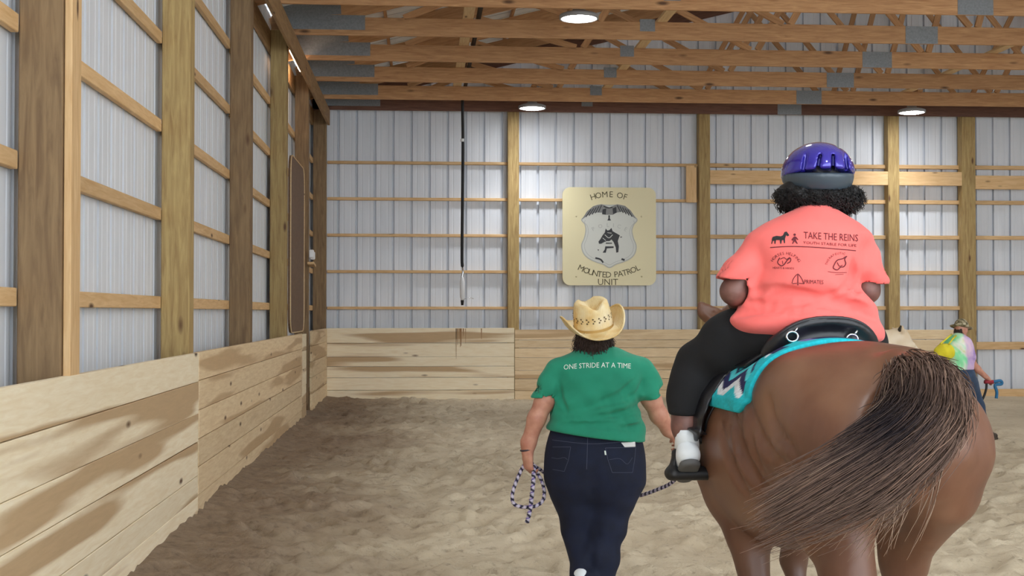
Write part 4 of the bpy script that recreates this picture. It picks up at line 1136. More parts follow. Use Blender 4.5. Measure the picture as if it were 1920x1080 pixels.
# straw hat
def hat(c, tilt, parent, ns=56):
    rot = Euler(tilt).to_matrix()
    def P(v): return c + rot @ Vector(v)
    A, Bx = 0.104, 0.122                         # crown half-axes at the band (side, front)
    rings = []
    brim = []
    for r in (0.0, 0.22, 0.45, 0.7, 0.9, 1.0):
        row = []
        for k in range(ns):
            th = 2 * math.pi * k / ns; sx_, cy_ = math.sin(th), math.cos(th)
            ex = 0.078 * (1 - 0.08 * abs(sx_)); x = sx_ * (A + ex * r * (1 - 0.18 * r * sx_ ** 2)); y = cy_ * (Bx + 0.092 * r)
            z = 0.075 * (r ** 2.2) * abs(sx_) ** 3 - 0.022 * r * cy_ ** 2 + 0.012 * r ** 6
            row.append((x, y, z))
        brim.append(row)
    V, F = [], []
    for row in brim: V += [P(v) for v in row]
    n1 = len(V)
    for row in brim: V += [P((v[0], v[1], v[2] - 0.006)) for v in row]
    nr = len(brim)
    for i in range(nr - 1):
        for k in range(ns):
            k2 = (k + 1) % ns
            F.append((i * ns + k, i * ns + k2, (i + 1) * ns + k2, (i + 1) * ns + k)); F.append((n1 + i * ns + k, n1 + (i + 1) * ns + k, n1 + (i + 1) * ns + k2, n1 + i * ns + k2))
    for k in range(ns):
        k2 = (k + 1) % ns; F.append(((nr - 1) * ns + k, (nr - 1) * ns + k2, n1 + (nr - 1) * ns + k2, n1 + (nr - 1) * ns + k))
    hat_o = empty('hat', c, parent=parent)
    mk('brim', V, F, M['straw'], hat_o)
    mk('brim_edge', *tube([P((v[0], v[1], v[2] - 0.003)) for v in brim[-1]] + [], 0.005, 6, cap=False), M['straw'], hat_o)
    V, F = [], []
    prof = [(1.0, -0.005), (1.0, 0.03), (0.97, 0.065), (0.92, 0.1), (0.86, 0.125), (0.74, 0.136), (0.55, 0.128), (0.3, 0.112), (0.05, 0.108)]
    for r, z in prof:
        for k in range(ns):
            th = 2 * math.pi * k / ns; sx_, cy_ = math.sin(th), math.cos(th)
            pinch = 1 - 0.10 * (z / 0.13) * max(0, cy_) * abs(sx_) ** 0.5
            dz = -0.028 * (z / 0.13) ** 2 * max(0, 1 - abs(sx_ * r) / 0.42) * (1 if r < 0.8 else 0.35) + 0.012 * (z / 0.13) * abs(sx_)
            V.append(P((sx_ * A * r * pinch, cy_ * Bx * r, z + dz)))
    for i in range(len(prof) - 1):
        for k in range(ns):
            k2 = (k + 1) % ns; F.append((i * ns + k, i * ns + k2, (i + 1) * ns + k2, (i + 1) * ns + k))
    F.append(tuple((len(prof) - 1) * ns + k for k in range(ns)))
    mk('crown', V, F, M['straw'], hat_o)
    V, F = [], []
    for k in range(40):                          # woven vent holes round the crown
        for j in range(3):
            if (k + j) % 2: continue
            th = 2 * math.pi * (k + 0.5 * (j % 2)) / 40; z = 0.052 + 0.011 * j
            for du, dz in ((-0.06, 0), (0, -0.005), (0.06, 0), (0, 0.005)):
                V.append(P((math.sin(th + du * 0.9) * A * 1.004, math.cos(th + du * 0.9) * Bx * 1.004, z + dz)))
            q = len(V); F.append((q - 4, q - 3, q - 2, q - 1))
    o = mk('vent_weave', V, F, mat('dark_weave_gap', srgb(92, 74, 48), 0.9), hat_o, smooth=False); o['kind'] = 'stuff'
    V, F = [], []
    for z in (-0.002, 0.014):
        for k in range(ns): th = 2 * math.pi * k / ns; V.append(P((math.sin(th) * A * 1.02, math.cos(th) * Bx * 1.02, z)))
    for k in range(ns): F.append((k, (k + 1) % ns, ns + (k + 1) % ns, ns + k))
    mk('hat_band', V, F, mat('tan_hat_band', srgb(196, 160, 96), 0.8), hat_o)
hat(lp(1113, 612, 0.02), (R(14), R(-12), R(8)), leader)
mk('bracelet', *tube([lw + Vector((0.036 * math.cos(a_), 0.034 * math.sin(a_), 0.012 + 0.006 * math.cos(a_))) for a_ in np.linspace(0, 2 * math.pi, 20)], 0.005, 6, cap=False), mat('dark_bracelet', srgb(58, 52, 62), 0.5), leader)
# white card sticking out of the back pocket
d_ = (lp(1175, 834) - CAM).normalized(); hit = jb.ray_cast(CAM, d_)[0]
o = beam('pocket_card', hit + Vector((-0.045, -0.006, 0)), hit + Vector((0.045, -0.006, 0.003)), 0.006, 0.026, M['white'], bev=0.002)
tag(o, 'white card sticking out of the dark jeans back pocket', 'card')
# ------------------------------------------------------------------ saddle and pad on the chestnut (horse frame)
def onbody(x, phi, off):
    """point on the horse's barrel at x, angle phi from the top (positive = near side)"""
    c = Vector((x, 0, 1.06)); d = Vector((0, math.sin(phi), math.cos(phi)))
    hit = hb.ray_cast(c + d * 1.0, -d)[0]
    return hit + d * off if hit is not None else c + d * 0.4
nu, nv = 70, 150
V0, V1, cc = [], [], []
teal, navy_, wht, aqua, pur = (np.array(srgb(*c)) for c in ((26, 190, 204), (30, 32, 84), (226, 232, 238), (84, 212, 222), (120, 110, 168)))
for i in range(nu):
    for j in range(nv):
        a_ = j / (nv - 1) * 2 - 1; s_ = abs(a_)
        rear = 0.535 + 0.035 * max(0, (s_ - 0.82) / 0.18) ** 2 * 3
        front = 1.22 - 0.04 * max(0, (s_ - 0.82) / 0.18) ** 2 * 3
        x = rear + (front - rear) * i / (nu - 1)
        phi = a_ * R(70)
        th = 0.03 * min(1, 6 * i / (nu - 1) + 0.35, 6 * (1 - i / (nu - 1)) + 0.35, 9 * (1 - s_) + 0.35)
        V0.append(onbody(x, phi, 0.003 + th)); V1.append(onbody(x, phi, -0.004))
        e = min((x - rear), (front - x), (1 - s_) * 0.5)
        ss = s_ * 0.5; zig = (ss * 5.2 + 0.7 * abs(((x * 4.2) % 1) - 0.5)) % 1
        c = teal if e < 0.05 else (navy_ if zig < 0.24 else (wht if zig < 0.44 else (teal if zig < 0.7 else (navy_ if zig < 0.8 else aqua))))
        if s_ < 0.5 and e >= 0.03: c = navy_ if zig < 0.45 else (pur if zig < 0.7 else teal)
        cc.append(c * RNG.uniform(0.85, 1.1))
n0 = nu * nv; F = []
for i in range(nu - 1):
    for j in range(nv - 1):
        a_ = i * nv + j; F.append((a_, a_ + 1, a_ + nv + 1, a_ + nv)); F.append((n0 + a_, n0 + a_ + nv, n0 + a_ + nv + 1, n0 + a_ + 1))
for j in range(nv - 1):
    F.append((j, n0 + j, n0 + j + 1, j + 1)); a_ = (nu - 1) * nv + j; F.append((a_, a_ + 1, n0 + a_ + 1, n0 + a_))
for i in range(nu - 1):
    a_ = i * nv; F.append((a_, a_ + nv, n0 + a_ + nv, n0 + a_)); a_ = i * nv + nv - 1; F.append((a_, n0 + a_, n0 + a_ + nv, a_ + nv))
padc = HM @ Vector((0.9, 0, 1.42))
o = mk('saddle_pad', h2w(np.array([tuple(v) for v in V0 + V1])), F, M['pad'], cols=np.array(cc + cc), origin=padc)
tag(o, 'turquoise saddle pad with navy and white pattern under the black saddle', 'saddle pad')

sd_ = empty('saddle', HM @ Vector((0.9, 0, 1.43)), HROT, label='black leather saddle with silver rings under the rider', cat='saddle')
S = Body((0.5, -0.5, 1.12), (1.36, 0.5, 1.72), 0.009)
cant = [tuple(v) for v in spline([(0.72, 0.205, 1.395), (0.67, 0.178, 1.45), (0.645, 0.125, 1.492), (0.63, 0.05, 1.513), (0.63, -0.05, 1.513), (0.645, -0.125, 1.492), (0.67, -0.178, 1.45), (0.72, -0.205, 1.395)], 22)]
S.chain(cant, [0.021] * 22, 0.004)
for i in range(len(cant) - 1):
    a, b = np.array(cant[i]), np.array(cant[i + 1])
    for f in (0.25, 0.5, 0.75):
        S.cone(a * (1 - f * 0.55) + np.array((0.74, a[1], 1.4)) * f * 0.55, b * (1 - f * 0.55) + np.array((0.74, b[1], 1.4)) * f * 0.55, 0.022, 0.022, 0.006)
S.ell((0.72, 0, 1.42), (0.1, 0.2, 0.075), 0.04)
S.ell((0.92, 0, 1.42), (0.3, 0.17, 0.055), 0.04)
S.chain([(1.16, 0.17, 1.42), (1.19, 0.08, 1.5), (1.19, -0.08, 1.5), (1.16, -0.17, 1.42)], [0.03, 0.035, 0.035, 0.03], 0.04)
S.chain([(1.2, 0, 1.5), (1.24, 0, 1.58)], [0.03, 0.022], 0.03); S.ell((1.25, 0, 1.6), (0.035, 0.035, 0.018), 0.02)
V, F = S.mesh(1); mk('seat', h2w(V), F, M['leather'], sd_)
sbv = bvh_of(h2w(V), F)
mk('cantle_binding', *tube(h2w(spline([(c[0] - 0.012, c[1] * 1.03, c[2] + 0.014) for c in cant], 40)), 0.006, 6), mat('worn_leather_edge', srgb(46, 44, 48), 0.4), sd_)
for s in (1, -1):                                   # skirts following the barrel
    V, F = [], []
    nx_, na = 26, 22
    for k in (0, 1):
        for i in range(nx_):
            for j in range(na):
                t = j / (na - 1); half = 0.23 * (1 - 0.25 * t ** 3)
                x = 0.93 - half + 2 * half * i / (nx_ - 1)
                V.append(onbody(x, s * R(14 + 30 * t), 0.048 - 0.012 * k))
    n0 = nx_ * na
    for i in range(nx_ - 1):
        for j in range(na - 1):
            a_ = i * na + j; F.append((a_, a_ + 1, a_ + na + 1, a_ + na)); F.append((n0 + a_, n0 + a_ + na, n0 + a_ + na + 1, n0 + a_ + 1))
    for j in range(na - 1): F.append((j, n0 + j, n0 + j + 1, j + 1)); a_ = (nx_ - 1) * na + j; F.append((a_, a_ + 1, n0 + a_ + 1, n0 + a_))
    for i in range(nx_ - 1): a_ = i * na + na - 1; F.append((a_, n0 + a_, n0 + a_ + na, a_ + na))
    mk('skirt', h2w(np.array([tuple(v) for v in V])), F, M['leather'], sd_)
for px, py in ((1485, 631), (1597, 636)):
    d_ = (at(px, py, 4.5) - CAM).normalized(); h_ = sbv.ray_cast(CAM, d_)[0]
    if h_ is None: h_ = at(px, py, 4.56)
    h_ = h_ - d_ * 0.012; ang = np.linspace(0, 2 * math.pi, 24)
    rg = mk('ring', *tube([h_ + Vector((0.021 * math.cos(a_), -0.004, 0.018 * math.sin(a_))) for a_ in ang], 0.0042, 6, cap=False), M['silver'], sd_)
    mk('ring_pin', *tube([h_ + Vector((0.008, -0.004, 0.016)), h_ + Vector((0.02, -0.003, 0.032))], 0.004, 6), M['silver'], rg)
# fender, stirrup leather and stirrup on both sides
mir = lambda v, s: Vector((v[0], v[1] * s, v[2]))
tr_w = at(1298, 886, 4.97); tl = w2h(tr_w)
for s in (1, -1):
    Fd = Body((0.7, -0.75, 0.8), (1.4, 0.75, 1.5), 0.009)
    fpt = [onbody(0.98, s * R(a_), 0.035) for a_ in (40, 58, 74, 86)] + [mir((tl.x, tl.y - 0.05, tl.z + 0.15), s)]
    for a_, b_, ra, rb2 in zip(fpt[:-1], fpt[1:], (0.06, 0.06, 0.055, 0.045), (0.06, 0.055, 0.045, 0.02)):
        nn_ = Vector((1, 0, 0)).cross(b_ - a_).normalized(); Fd.cone(a_, b_, ra, rb2, 0.01, (nn_, 0.22))
    V, F = Fd.mesh(1); mk('fender', h2w(V), F, M['leather'], sd_)
    top_ = mir((tl.x, tl.y - 0.01, tl.z + 0.155), s); a0, a1 = mir((tl.x, tl.y + 0.085, tl.z), s), mir((tl.x, tl.y - 0.085, tl.z), s)
    st = Body((tl.x - 0.15, -0.75, tl.z - 0.1), (tl.x + 0.15, 0.75, tl.z + 0.25), 0.007)
    st.cone(a0, a1, 0.024, 0.024, 0.01, ((1, 0, 0), 2.0))
    st.cone(a0 - Vector((0, 0, 0.01)), a1 - Vector((0, 0, 0.01)), 0.02, 0.02, 0.01, ((1, 0, 0), 2.0))
    st.chain([a0, a0 * 0.5 + top_ * 0.5 + Vector((0, 0.03 * s, 0)), top_], [0.013, 0.011, 0.013], 0.015, ((1, 0, 0), 1.9))
    st.chain([a1, a1 * 0.5 + top_ * 0.5 - Vector((0, 0.03 * s, 0)), top_], [0.013, 0.011, 0.013], 0.015, ((1, 0, 0), 1.9))
    V, F = st.mesh(1); mk('stirrup', h2w(V), F, M['rubber'], sd_)
lq = [at(1378, 683, 4.84), at(1345, 730, 4.87), at(1318, 775, 4.90), at(1303, 806, 4.93)]
mk('strap', *tube(spline(lq, 20), 0.006, 6), M['leather'], sd_)
lq = [at(1385, 690, 4.84), at(1352, 740, 4.86), at(1327, 785, 4.88), at(1322, 815, 4.92)]
mk('strap', *tube(spline(lq, 20), 0.005, 6), M['leather'], sd_)
for s in (1, -1):
    gp = [onbody(1.1, s * R(a_), 0.004) for a_ in np.linspace(55, 112, 20)]
    mk('girth', *tube(h2w(np.array([tuple(v) for v in gp])), 0.012, 6), M['leather'], sd_)

# ------------------------------------------------------------------ the rider
RY = 4.80
rp = lambda px, py, dy=0.0: at(px, py, RY + dy)
r0 = rp(1512, 640)
rider = empty('person', (r0.x, RY, 1.46), label='person in coral t-shirt and violet-blue helmet riding the chestnut horse', cat='person')
hc = rp(1533, 345, 0.06)
B = Body((r0.x - 0.7, RY - 0.35, 0.88), (r0.x + 0.75, RY + 0.5, 2.2), 0.0078)
hf, hu = (-0.12, 1, -0.02), (0, 0, 1)
head(B, hc, hf, hu, 1.0)
B.chain([rp(1530, 420), rp(1532, 375, 0.03)], [0.075, 0.064], 0.04)
B.loft(2, zst([(630, 1430, 1600), (560, 1440, 1590), (470, 1430, 1600), (420, 1460, 1575)], RY, [0.11] * 4, [0.12] * 4), 0.05)
lwst, rwst = rp(1402, 578, 0.26), rp(1560, 580, 0.26)
B.chain([rp(1436, 470), rp(1392, 515, 0.0), rp(1376, 546, 0.0), rp(1388, 566, 0.14), lwst], [0.04, 0.046, 0.05, 0.045, 0.032], 0.02)
B.chain([rp(1600, 470), rp(1627, 515, 0.0), rp(1626, 545, 0.0), rp(1600, 566, 0.14), rwst], [0.04, 0.045, 0.046, 0.043, 0.032], 0.02)
gl = hand(B, lwst, (0.4, 0.85, -0.1), (0.6, -0.2, -0.6), (0.1, 0.2, 1), 0.95, 1.0)
gr = hand(B, rwst, (-0.35, 0.9, -0.1), (-0.6, -0.2, -0.6), (-0.1, 0.2, 1), 0.95, 1.0)
kl = [w2h(p) for p in (at(1308, 705, 5.02), at(1286, 765, 4.99), at(1285, 800, 4.97), at(1288, 838, 4.95))]
for s in (1, -1):
    P_ = [HM @ Vector((v.x, v.y * s, v.z)) for v in kl]
    B.chain(P_, [0.07, 0.054, 0.05, 0.038], 0.03)
V, F = B.mesh(1); mk('body', V, F, M['skin_dark'], rider)
eyes(hc, hf, hu, rider)
# leggings
P = Body((r0.x - 0.75, RY - 0.35, 1.05), (r0.x + 0.75, RY + 0.5, 1.72), 0.0088)
P.loft(2, zst([(668, 1440, 1600), (650, 1420, 1620), (620, 1415, 1625), (585, 1425, 1615)], RY, [0.12, 0.15, 0.15, 0.14], [0.14, 0.16, 0.16, 0.14]), 0.04)
th = [w2h(p) for p in (rp(1455, 622, 0.0), at(1375, 645, 4.93), at(1315, 690, 5.02), at(1292, 735, 5.0), at(1283, 779, 4.98))]
for s in (1, -1):
    q = [HM @ Vector((v.x, (v.y if s > 0 else -v.y), v.z)) for v in th]
    P.chain(q, [0.135, 0.122, 0.1, 0.078, 0.064], 0.05)
cut_p = [HM @ Vector((kl[1].x, kl[1].y * s, at(1285, 778, 4.98).z)) for s in (1, -1)]
P.plane((0, 0, at(1285, 778, 4.98).z), (0, 0, -1))
P.warp(lambda X, Y, Z: 0.002 * np.sin(48 * Z + 30 * X))
V, F = P.mesh(1); mk('leggings', V, F, M['black_cloth'], rider)
# coral shirt
S = Body((r0.x - 0.48, RY - 0.32, 1.36), (r0.x + 0.5, RY + 0.34, 2.06), 0.0078)
rows = [(648, 1432, 1650), (636, 1418, 1652), (618, 1384, 1653), (600, 1370, 1645), (575, 1388, 1630), (545, 1404, 1618), (510, 1406, 1612), (470, 1402, 1618), (442, 1404, 1630), (422, 1428, 1614), (406, 1460, 1590), (394, 1484, 1572), (384, 1492, 1566)]
S.loft(2, zst(rows, RY, [0.17, 0.19, 0.205, 0.2, 0.19, 0.185, 0.18, 0.17, 0.15, 0.13, 0.1, 0.08, 0.07], [0.2, 0.22, 0.24, 0.24, 0.22, 0.2, 0.2, 0.19, 0.16, 0.13, 0.1, 0.08, 0.07]), 0.03)
sleeve(S, [rp(1434, 466), rp(1408, 494), rp(1376, 540), rp(1356, 580)], [0.068, 0.074, 0.078, 0.08], rp(1374, 531), (-0.42, 0, -1), 0.02)
sleeve(S, [rp(1604, 464), rp(1620, 494), rp(1632, 545), rp(1638, 585)], [0.068, 0.07, 0.07, 0.07], rp(1634, 537), (0.14, 0, -1), 0.02)
xa, xb_ = rp(1411, 520).x, rp(1598, 520).x
def rfold(X, Y, Z):
    x = X - r0.x
    w_ = np.exp(-((Z - 1.60) / 0.10) ** 2)
    v_ = 0.016 * w_ * np.sin(44 * (Z + 0.55 * np.abs(x - 0.02) ** 1.3) + 1.5 * np.sin(9 * x))
    v_ = v_ + 0.009 * np.exp(-((Z - 1.75) / 0.1) ** 2) * np.sin(26 * x + 40 * Z) * np.clip(np.abs(x) * 6 - 0.7, 0, 1)
    return v_ + 0.007 * np.exp(-((Z - 1.5) / 0.05) ** 2) * np.sin(24 * x + 16 * Z)
S.warp(rfold)
S.chain([rp(1411, 470, -0.16), rp(1408, 515, -0.14), rp(1416, 545, -0.1)], [0.003, 0.008, 0.014], 0.04, mode='cutout')
S.chain([rp(1607, 470, -0.16), rp(1604, 515, -0.14), rp(1600, 545, -0.1)], [0.003, 0.008, 0.014], 0.04, mode='cutout')
a, b = rp(1338, 514), rp(1409, 545)
S.chain([rp(1372, 545), rp(1385, 518)], [0.068, 0.066], 0.006, mode='cutout'); S.chain([rp(1634, 552), rp(1632, 522)], [0.061, 0.06], 0.006, mode='cutout')
S.plane((0, 0, rp(1500, 641).z), (0, 0, -1))
creases(S, [[(1412, 548), (1450, 541), (1520, 552)], [(1402, 566), (1460, 572), (1540, 560), (1605, 535)], [(1380, 592), (1440, 582), (1520, 586)], [(1610, 545), (1575, 566), (1530, 574)], [(1632, 580), (1595, 572), (1560, 578)], [(1600, 490), (1596, 520), (1580, 545)], [(1440, 560), (1480, 550), (1540, 556)], [(1640, 600), (1610, 585), (1580, 590)]], 0.009, 0.022)
SV, SF = S.mesh(1); shirt_r = mk('shirt', SV, SF, M['coral'], rider); rb = bvh_of(SV, SF)
# print on the back
ho = [(1446, 451), (1449, 444), (1456, 442), (1464, 443), (1468, 441), (1471, 435), (1475, 434), (1480, 441), (1477, 443), (1474, 441), (1472, 447), (1472, 456), (1470, 456), (1469, 450), (1466, 450), (1465, 457), (1463, 457), (1462, 450), (1455, 450), (1454, 457), (1452, 457), (1452, 451), (1449, 452), (1448, 457), (1446, 457), (1448, 448), (1444, 454)]
mn = [(1488, 444), (1490, 443), (1493, 444), (1497, 449), (1496, 450), (1492, 447), (1493, 451), (1496, 457), (1494, 457), (1490, 452), (1487, 457), (1485, 457), (1488, 450), (1485, 451), (1484, 449)]
circ = lambda cx, cy, r, n=12: [(cx + r * math.cos(2 * math.pi * i / n), cy + r * math.sin(2 * math.pi * i / n)) for i in range(n)]
decal('horse_print', *poly2d(ho), rb, M['ink_black'], shirt_r)
decal('walker_print', *join2d([poly2d(mn), poly2d(circ(1490, 440, 2.4))]), rb, M['print'], shirt_r)
decal('lettering', *px_text('TAKE THE REINS', 1558, 443.5, 102, 13, 0.055, 0.0), rb, M['print'], shirt_r)
decal('small_lettering', *px_text('YOUTH STABLE FOR LIFE', 1556, 457.5, 100, 5.0, 0.06, 0.0), rb, M['print'], shirt_r)
decal('print_line', *stroke2d([(1444, 464), (1480, 462), (1520, 463), (1560, 466), (1605, 470)], 1.6, 40), rb, M['print'], shirt_r)
def ring_text(s, cx, cy, rad, a0, a1, size, inside=False):
    V, F = arc_text(s, size, rad, a0, a1, inside); return np.stack([cx + V[:, 0], cy - V[:, 1]], 1), F
lg = [ring_text('HORSES HELPING', 1473, 505, 30, R(145), R(33), 7.5), stroke2d([(1462, 483), (1458, 492), (1464, 498), (1470, 496), (1476, 488), (1482, 484), (1482, 490), (1476, 494)], 1.8, 40), stroke2d([(1463, 486), (1470, 483), (1475, 486), (1481, 482)], 1.3, 20), stroke2d([(1467, 489), (1468, 495)], 1.2, 6), px_text('HEARTS & HANDS', 1469, 502.5, 40, 3.8, 0.03)]
decal('logo_print', *join2d(lg), rb, M['print'], shirt_r)
lg = [ring_text('THERAPEUTIC', 1576, 502, 27, R(165), R(75), 6.0), stroke2d([(1586, 481), (1580, 485), (1570, 488), (1564, 497), (1563, 503), (1570, 506), (1576, 501), (1582, 500), (1586, 494), (1584, 486), (1588, 480)], 2.0, 50), stroke2d([(1570, 492), (1574, 499), (1580, 497)], 1.4, 14), stroke2d([(1552, 509), (1566, 511), (1588, 511)], 0.9, 14), stroke2d([(1566, 515), (1582, 514)], 0.8, 8)]
decal('logo_print', *join2d(lg), rb, M['print'], shirt_r)
lg = [px_text('PRIMATES', 1526, 528.5, 36, 7.5, 0.03, 0.0), stroke2d([(1496, 513), (1496, 524), (1496, 535)], 1.8, 10), stroke2d([(1485, 531), (1488, 522), (1496, 514), (1503, 522), (1507, 531)], 1.4, 24), stroke2d([(1486, 532), (1494, 531)], 1.3, 6), stroke2d([(1498, 531), (1508, 532)], 1.3, 6)]
decal('logo_print', *join2d(lg), rb, M['print'], shirt_r)
# shoes: toes down in the stirrups, soles turned to the back
for s in (1, -1):
    a_ = HM @ Vector((kl[3].x, kl[3].y * s, kl[3].z - 0.005))
    shoe('shoe', a_, (0.06 * s, 0.9, -0.42), (0, 0.42, 0.9), M['shoe'], M['sole'], rider, 0.92)
    c_ = a_ + Vector((0, 0, 0.05)); mk('sock', *tube([c_ + Vector((0, 0, -0.05)), c_ + Vector((0, 0, 0.0)), c_ + Vector((0, 0.002, 0.02))], [0.05, 0.046, 0.044], 16), M['shoe'], rider)
# curly black hair
hh_ = rp(1535, 369, 0.06)
K = Body(np.array(hh_) - 0.24, np.array(hh_) + 0.24, 0.0075)
K.ell(hh_ + Vector((0, -0.01, 0.0)), (0.145, 0.12, 0.05), 0.03); K.ell(hh_ + Vector((-0.1, 0.0, 0.01)), (0.058, 0.09, 0.055), 0.03); K.ell(hh_ + Vector((0.1, 0.0, 0.0)), (0.058, 0.09, 0.052), 0.03)
K.ell(hc + Vector((0, -0.02, 0.03)), (0.09, 0.09, 0.08), 0.03); K.plane(hc + Vector((0, 0.075, 0)), (0, 1, 0))
K.warp(lambda X, Y, Z: 0.006 * np.sin(70 * X + 20 * Z) * np.sin(64 * Z + 9) * np.cos(58 * Y) + 0.005 * np.sin(120 * X) * np.sin(110 * Z + 3 * X))
KV, KF = K.mesh(1); mk('hair', KV, KF, M['black_hair'], rider)
sel = KV[(KV[:, 1] < hc.y + 0.06) & (KV[:, 2] < hh_.z + 0.035)]
cu = []
for i in range(1500):
    p = sel[RNG.integers(len(sel))]; o_ = p - np.array(hh_); o_ = o_ / (np.linalg.norm(o_) + 1e-6); r_ = RNG.uniform(0.006, 0.014); ph = RNG.uniform(0, 6.28); L = RNG.uniform(0.02, 0.05); t_ = np.linspace(0, 1, 12)
    ax_ = np.cross(o_, RNG.normal(0, 1, 3)); ax_ /= np.linalg.norm(ax_); bx_ = np.cross(o_, ax_)
    cu.append(p - o_ * 0.01 + o_ * (L * t_)[:, None] * 0.7 + np.array([0, 0, -0.012]) * t_[:, None] + (np.cos(9 * t_ + ph)[:, None] * ax_ + np.sin(9 * t_ + ph)[:, None] * bx_) * r_ * (0.3 + 0.7 * t_)[:, None])
V, F, C = strands(np.array(cu), 0.0018, 0.0008); o = mk('curls', V, F, M['black_hair'], rider); o['kind'] = 'stuff'
# helmet
he = rp(1533, 328, 0.06)
hel = empty('helmet', he, parent=rider)
E = Body(np.array(he) - 0.26, np.array(he) + 0.26, 0.0062)
E.ell(he, (0.138, 0.168, 0.126), 0.01)
for px, top_px in ((1506, 1511), (1533, 1538), (1562, 1562), (1588, 1585)):
    for t_ in np.linspace(0, 1, 7):
        x_, y_ = px + (top_px - px) * t_, 316 - 25 * t_; E.cone(rp(x_, y_, -0.16), rp(x_, y_, -0.04), 0.006, 0.006, 0.004, mode='cutout')
for k in (-1, 1): E.chain([rp(1533 + 40 * k, 278, -0.02), rp(1533 + 34 * k, 272, 0.08)], [0.006, 0.006], 0.006, mode='cutout')
E.plane(rp(1533, 326), (0, -0.1, -1))
E.chain([rp(1465, 324, -0.02), rp(1500, 327, -0.13), rp(1566, 327, -0.13), rp(1600, 324, -0.02)], [0.004] * 4, 0.008, mode='cutout')
V, F = E.mesh(2); mk('shell', V, F, M['helmet'], hel)
G = Body(np.array(he) - 0.26, np.array(he) + 0.26, 0.0062)
G.ell(he + Vector((0, 0, -0.002)), (0.134, 0.164, 0.118), 0.01); G.plane(rp(1533, 324), (0, -0.1, 1)); G.plane(rp(1533, 354), (0, 0.25, -1))
G.ell(rp(1546, 357, -0.16), (0.036, 0.08, 0.026), 0.012, mode='cutout'); G.ell(rp(1533, 358, 0.06), (0.105, 0.125, 0.06), 0.005, mode='cutout')
V, F = G.mesh(2); mk('rim', V, F, M['helmet_rim'], hel)
for k in (1, -1):
    mk('chin_strap', *tube(spline([hc + Vector((0.1 * k, 0.0, 0.03)), hc + Vector((0.092 * k, 0.02, -0.05)), hc + Vector((0.045 * k, 0.06, -0.125)), hc + Vector((0, 0.065, -0.14))], 14), 0.006, 6), M['rubber'], hel)
# reins
rn = empty('reins', gl, label='navy blue reins running from the rider hands to the horse', cat='reins')
for g_, s in ((gl, 1), (gr, -1)):
    m_ = HM @ Vector((2.24, -0.05 + 0.07 * s, 1.08))
    st_p = at(1374, 560, 5.05) if s > 0 else g_
    pts = [g_, st_p, at(1371, 590, 5.12), (at(1371, 590, 5.12) + m_) / 2 + Vector((0, 0, -0.06)), m_] if s > 0 else [g_, (g_ + m_) / 2 + Vector((0.05, 0, -0.05)), m_]
    mk('strap', *tube(spline(pts, 26), 0.0085, 6), M['navy'], rn)
# ------------------------------------------------------------------ lead rope: coil in the leader's hand, tail end hanging, line across to the halter
def rope_mesh(name, pts, n, parent, rad=0.0095):
    P_ = spline(pts, n); V, F = tube(P_, rad, 10)
    L = np.concatenate([[0], np.cumsum(np.linalg.norm(np.diff(P_, axis=0), axis=1))])
    c1, c2, c3 = np.array(srgb(196, 188, 204)), np.array(srgb(34, 30, 52)), np.array(srgb(112, 92, 160))
    C = np.zeros((len(V), 3))
    for i in range(n):
        for k in range(10):
            f = (L[i] / 0.034 + k / 10) % 1; g = (L[i] / 0.034 - k / 10) % 1
            C[i * 10 + k] = c2 if f < 0.42 else (c3 if g < 0.22 else c1)
            V[i * 10 + k] = P_[i] + (V[i * 10 + k] - P_[i]) * (1 + 0.12 * math.cos(6.283 * f * 2))
    return mk(name, V, F, M['rope'], parent, cols=C)
rope = empty('lead_rope', grip_l, label='purple, white and black braided lead rope coiled in the leader hand', cat='rope')
gx = lambda px, py, dy=0.0: at(px, py, LY + dy)
rope_mesh('coil', [gx(1000, 872, 0.04), gx(984, 872, 0.05), gx(972, 893, 0.0), gx(961, 925, -0.03), gx(964, 945, -0.03), gx(985, 951, -0.03), gx(1008, 947, -0.02), gx(1020, 932, 0.0), gx(1017, 905, 0.02), gx(1003, 880, 0.04), gx(996, 866, 0.04)], 260, rope)
rope_mesh('loose_end', [gx(1001, 872, 0.02), gx(1000, 900, -0.05), gx(997, 930, -0.06), gx(993, 960, -0.055), gx(988, 980, -0.05)], 110, rope, 0.0115)
hr = HM @ Vector((2.16, -0.04, 1.09))
rope_mesh('lead_line', [gx(990, 868, 0.05), gx(1012, 880, 0.12), gx(1030, 893, 0.2), gx(1075, 918, 0.33), gx(1130, 934, 0.33), gx(1185, 932, 0.2), gx(1230, 919, 0.05), gx(1266, 899, -0.1), gx(1295, 850, -0.35), hr], 420, rope)

# ------------------------------------------------------------------ halter on the chestnut
hal = empty('halter', HM @ Vector((2.1, -0.05, 1.2)), label='dark webbing halter on the chestnut horse head', cat='halter')
def loop(c, ax, r1, r2, flat_dir):
    a_ = Vector(ax).normalized(); u_ = Vector(flat_dir); v_ = a_.cross(u_).normalized()
    pts = []
    for t in np.linspace(0, 2 * math.pi, 40):
        d = u_ * math.cos(t) + v_ * math.sin(t); h_ = hb.ray_cast(Vector(c) + d * 0.5, -d)[0]
        pts.append((h_ + d * 0.004) if h_ is not None else Vector(c) + d * r1)
    return pts
mk('noseband', *tube(h2w(np.array([tuple(p) for p in loop((2.2, -0.055, 1.15), (0.55, 0.05, -0.75), 0.09, 0.09, (0, 1, 0))])), 0.01, 6, cap=False), M['navy'], hal)
mk('crown_strap', *tube(h2w(np.array([tuple(p) for p in loop((2.03, -0.07, 1.38), (0.75, 0.05, -0.45), 0.12, 0.12, (0, 1, 0))])), 0.01, 6, cap=False), M['navy'], hal)

